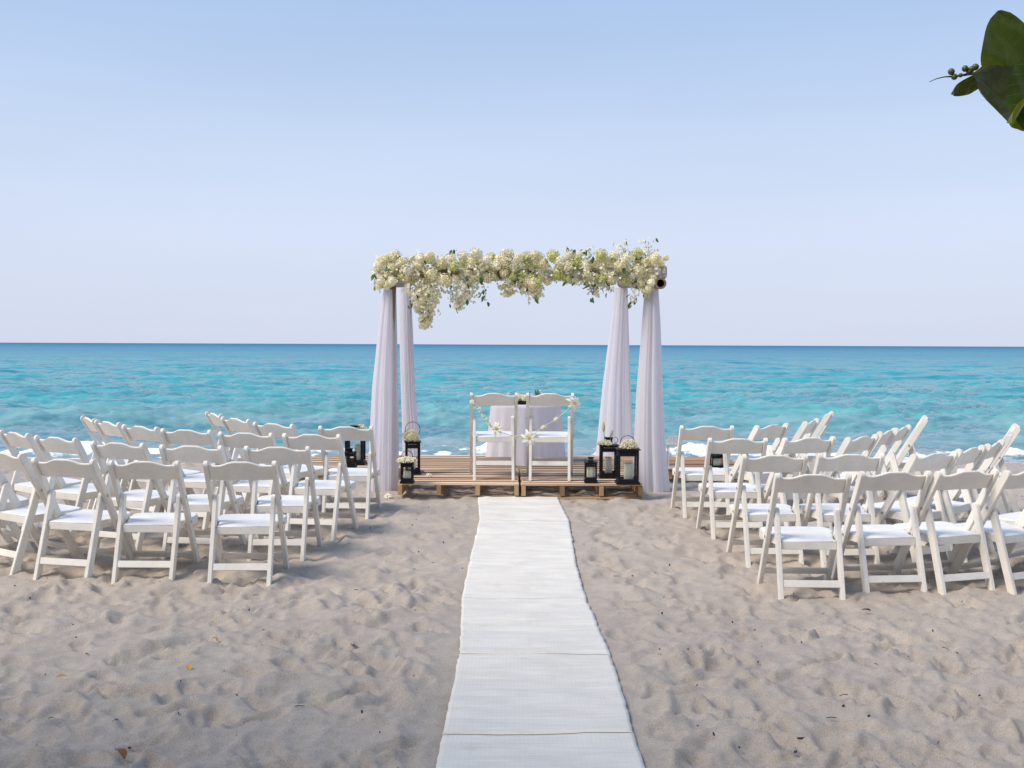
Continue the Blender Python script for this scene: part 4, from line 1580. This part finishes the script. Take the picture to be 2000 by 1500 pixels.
# ------------------------------------------------------------------ sea grape branch hanging into the upper right corner
def grape_mat(name, c0, c1, cv):
    t = NT(name)
    v = t.coord('Object')
    sp = t.n('ShaderNodeSeparateXYZ')
    t.l(v, sp.inputs[0])
    ax_ = t.math('ABSOLUTE', sp.outputs['X'])
    rib = t.maprange(ax_, .0012, .0035, 1, 0)
    ph_ = t.math('FRACT', t.math('MULTIPLY', t.math('SUBTRACT', sp.outputs['Y'], t.math('MULTIPLY', ax_, .75)), 32.0))
    side = t.maprange(t.math('ABSOLUTE', t.math('SUBTRACT', ph_, .5)), .02, .07, .8, 0)
    vein = t.math('MAXIMUM', rib, side)
    oi = t.n('ShaderNodeObjectInfo')
    f = t.noise(v, 14, 5, .6)
    c = t.ramp(f, [(.3, c0), (.7, c1)])
    spots = t.noise(v, 30, 3, .5)
    c = t.mix(t.maprange(spots, .68, .74), c, (.22, .08, .03))
    c = t.mix(t.math('MULTIPLY', vein, .35), c, cv)
    t.set(Base_Color=c, Roughness=.32, Normal=t.bump(t.math('SUBTRACT', f, vein), .3, .003))
    tr = t.n('ShaderNodeBsdfTranslucent')
    t.l(t.mix(.4, c, (.30, .34, .01)), tr.inputs[0])
    mx = t.n('ShaderNodeMixShader')
    mx.inputs[0].default_value = .30
    t.l(t.b.outputs[0], mx.inputs[1])
    t.l(tr.outputs[0], mx.inputs[2])
    t.l(mx.outputs[0], t.o.inputs[0])
    return t.m


M_GRAPE = grape_mat('sea_grape_leaf', (.025, .060, .010), (.10, .15, .015), (.14, .14, .05))
M_GRAPE_DARK = grape_mat('sea_grape_leaf_dark', (.022, .034, .010), (.060, .075, .018), (.12, .08, .04))
M_GRAPE_LIGHT = grape_mat('sea_grape_leaf_young', (.10, .15, .012), (.26, .27, .02), (.30, .28, .08))
M_FRUIT = simple('green_grape', (.085, .11, .03), .4, .25, 30)


def grape_leaf(L, W, curl, cup):
    n, mcol = 14, 11
    P = np.zeros((n, mcol, 3))
    for i in range(n):
        q = i / (n - 1)
        w_ = W / 2 * max(.04, math.sin(math.pi * min(1, (.06 + .94 * q) ** .85)) ** .62)
        for j in range(mcol):
            s_ = -1 + 2 * j / (mcol - 1)
            P[i, j] = (s_ * w_, q * L - .10 * L * abs(s_) ** 2 * (1 - q) * .6, curl * L * (q - .5) ** 2 + cup * W * s_ * s_ * .5 + .006 * math.sin(9 * q + 4 * s_))
    return grid_mesh('leaf', P)


BD = 2.8
tip = at(2030, 150, BD)
tree = thing('sea_grape_tree', 'overhanging sea grape branch with round leaves in the upper right corner', 'tree', (3.7, 1.2, -.02))
to = tree.location.copy()
trunk = [Vector((0, 0, -.3)), Vector((0, 0, .2)), Vector((.10, -.1, 1.1)), Vector((.05, -.15, 2.2)), Vector((.2, -.3, 3.6)), Vector((.1, -.6, 5.2))]
m = MB().tube(trunk, [.17, .14, .12, .10, .07, .03], 10)
m2 = MB()
bpts = [trunk[3], trunk[3] + Vector((-.7, .5, .35)), Vector((-1.5, 1.15, 2.62)), tip - to, at(1985, 150, BD) - to]
m.tube(bpts, [.055, .040, .026, .014, .008], 8)
ob('trunk', m.mesh('trunk', smooth=True), M_BARK, tree)
ob('crown', leaf_cloud([(.9, -1.0, 4.6, 1.4, 1.5, .9), (.3, -1.6, 5.6, 1.3, 1.3, .8), (1.6, -.6, 3.6, 1.0, 1.3, .7)], 2600, .11, 91), M_LEAF, tree)


def put_leaf(base, tippx, wpx, roll_, curl, cup, d0=0.0, d1=0.0, mat=None):
    a_, b_ = at(*base, BD + d0), at(*tippx, BD + d1)
    v = b_ - a_
    L = v.length
    W = wpx / 2050 * BD
    yax = v.normalized()
    toward = Vector((0, -1, 0))
    zax = (toward - yax * toward.dot(yax)).normalized()
    zax = Matrix.Rotation(roll_, 3, yax) @ zax
    xax = yax.cross(zax)
    o = ob('leaf', grape_leaf(L, W, curl, cup), mat or M_GRAPE, tree)
    mt = Matrix((xax, yax, zax)).transposed().to_4x4()
    mt.translation = a_ - to
    o.matrix_local = mt
    return o


put_leaf((1972, 144), (1953, 20), 116, .10, -.20, .10, .06, .02)
put_leaf((2030, 226), (1888, 150), 122, .30, .25, .20, .02, -.06, M_GRAPE_DARK)
put_leaf((2040, 128), (1996, 250), 118, -.35, .35, -.20, -.08, -.12)
put_leaf((2018, 150), (2064, 56), 90, -.5, .2, .2, .10, .08, M_GRAPE_LIGHT)
put_leaf((1918, 153), (1851, 186), 32, -.25, .5, .30, .02, -.01, M_GRAPE_DARK)
put_leaf((2036, 196), (1964, 240), 66, -.55, .2, .2, -.10, -.14, M_GRAPE_LIGHT)
st = [(1990, 150), (1930, 143), (1905, 143), (1885, 146), (1866, 149), (1845, 150), (1828, 154), (1815, 160)]
ob('fruit_stem', MB().tube([at(px, py, BD) - to for px, py in st], [.005, .0045, .004, .0035, .003, .0018, .0014, .001], 6).mesh('fruit_stem', smooth=True), M_BARK, tree)
for px, py, rp in ((1858, 140, 6.6), (1885, 134, 6.4), (1898, 135, 6.2), (1905, 131, 6.8), (1864, 150, 6.2), (1876, 147, 4.4), (1892, 141, 5.0)):
    rr_ = rp / 2050 * BD
    ob('grape', MB().lathe([(.0001, -rr_), (rr_ * .55, -rr_ * .84), (rr_ * .92, -rr_ * .4), (rr_, 0), (rr_ * .92, rr_ * .4), (rr_ * .55, rr_ * .84), (.0001, rr_)], n=14).mesh('grape', smooth=True), M_FRUIT, tree, at(px, py, BD - .01) - to)

# ------------------------------------------------------------------ litter on the sand
def sand_at(px, py):
    y = 6.0
    for _ in range(30):
        z = float(ground(y))
        d = at(px, py, 1.0)
        t_ = (z - EYE) / (d.z - EYE)
        y = t_
    p = d * 1.0
    x = d.x * t_
    zz = float(ground(y)) + float(sand_detail(np.array([x]), np.array([y]))[0])
    return Vector((x, y, zz))


LITTER = [(226, 1472, .070, (.20, .075, .02), 'curled orange brown leaf on the sand at the bottom left'),
          (110, 1326, .042, (.50, .30, .04), 'small yellow leaf on the sand near the left edge'),
          (368, 1304, .042, (.50, .31, .05), 'small yellow leaf on the sand below the left chairs'),
          (414, 1248, .034, (.48, .33, .07), 'tiny tan yellow leaf left of the aisle, second from the chairs'),
          (414, 1219, .036, (.50, .34, .07), 'small yellow leaf on the sand closest to the left chairs'),
          (422, 1251, .018, (.42, .24, .05), 'tiny brown leaf beside the yellow one left of the aisle'),
          (1700, 1196, .050, (.20, .055, .02), 'small red brown leaf on the sand below the right chairs'),
          (688, 1264, .045, (.30, .20, .13), 'dry curled brown leaf just left of the runner'),
          (248, 1474, .02, (.45, .42, .06), 'tiny yellow green scrap beside the orange brown leaf'),
          (1572, 1444, .05, (.06, .04, .03), 'dark twig on the sand at the bottom right')]
for i, (px, py, L, c, lb) in enumerate(LITTER):
    p = sand_at(px, py)
    if 'twig' in lb:
        o = ob('twig', MB().tube([(-L * .6, 0, .004), (0, .004, .008), (L * .6, -.002, .004)], [.003, .004, .002], 6).mesh('twig'), simple('twig_bark', c, .9), None, p, (0, 0, -.5))
    else:
        o = ob('fallen_leaf', leaf_mesh(L, L * .62, 'fallen_leaf', .55, .35), simple('dry_leaf_%d' % i, c, .7, .3, 60), None, p + Vector((0, 0, .012 + L * .12)), (random.uniform(-.3, .5), random.uniform(-.4, .4), random.uniform(0, 6)))
    tag(o, lb, 'twig' if 'twig' in lb else 'leaf', None if 'twig' in lb else 'fallen leaves on the sand')
m = MB()
r = random.Random(21)
for i in range(300):
    y = 3.2 + 7.0 * r.random() ** 1.3
    x = r.uniform(-1, 1) * (.5 * y + .3)
    if -.33 < x < .53:
        continue
    z = float(ground(y)) + float(sand_detail(np.array([x]), np.array([y]))[0])
    s_ = r.uniform(.003, .008)
    rot = Euler((r.uniform(0, 3), r.uniform(0, 3), r.uniform(0, 3))).to_matrix()
    if r.random() < .25:
        a_ = r.uniform(0, 6.28)
        d = Vector((math.cos(a_), math.sin(a_), .1)) * r.uniform(.008, .022)
        m.tube([Vector((x, y, z + .003)) - d, Vector((x, y, z + .006)), Vector((x, y, z + .003)) + d], .0018, 4)
    else:
        m.box((x, y, z + s_ * .4), (s_ * 1.6, s_, s_ * .6), rot)
o = ob('seed_litter', m.mesh('seed_litter'), simple('dark_litter', (.05, .035, .028), .9, .5, 30))
tag(o, 'dark seeds, crumbs and broken twigs scattered over the sand', 'litter', kind='stuff')
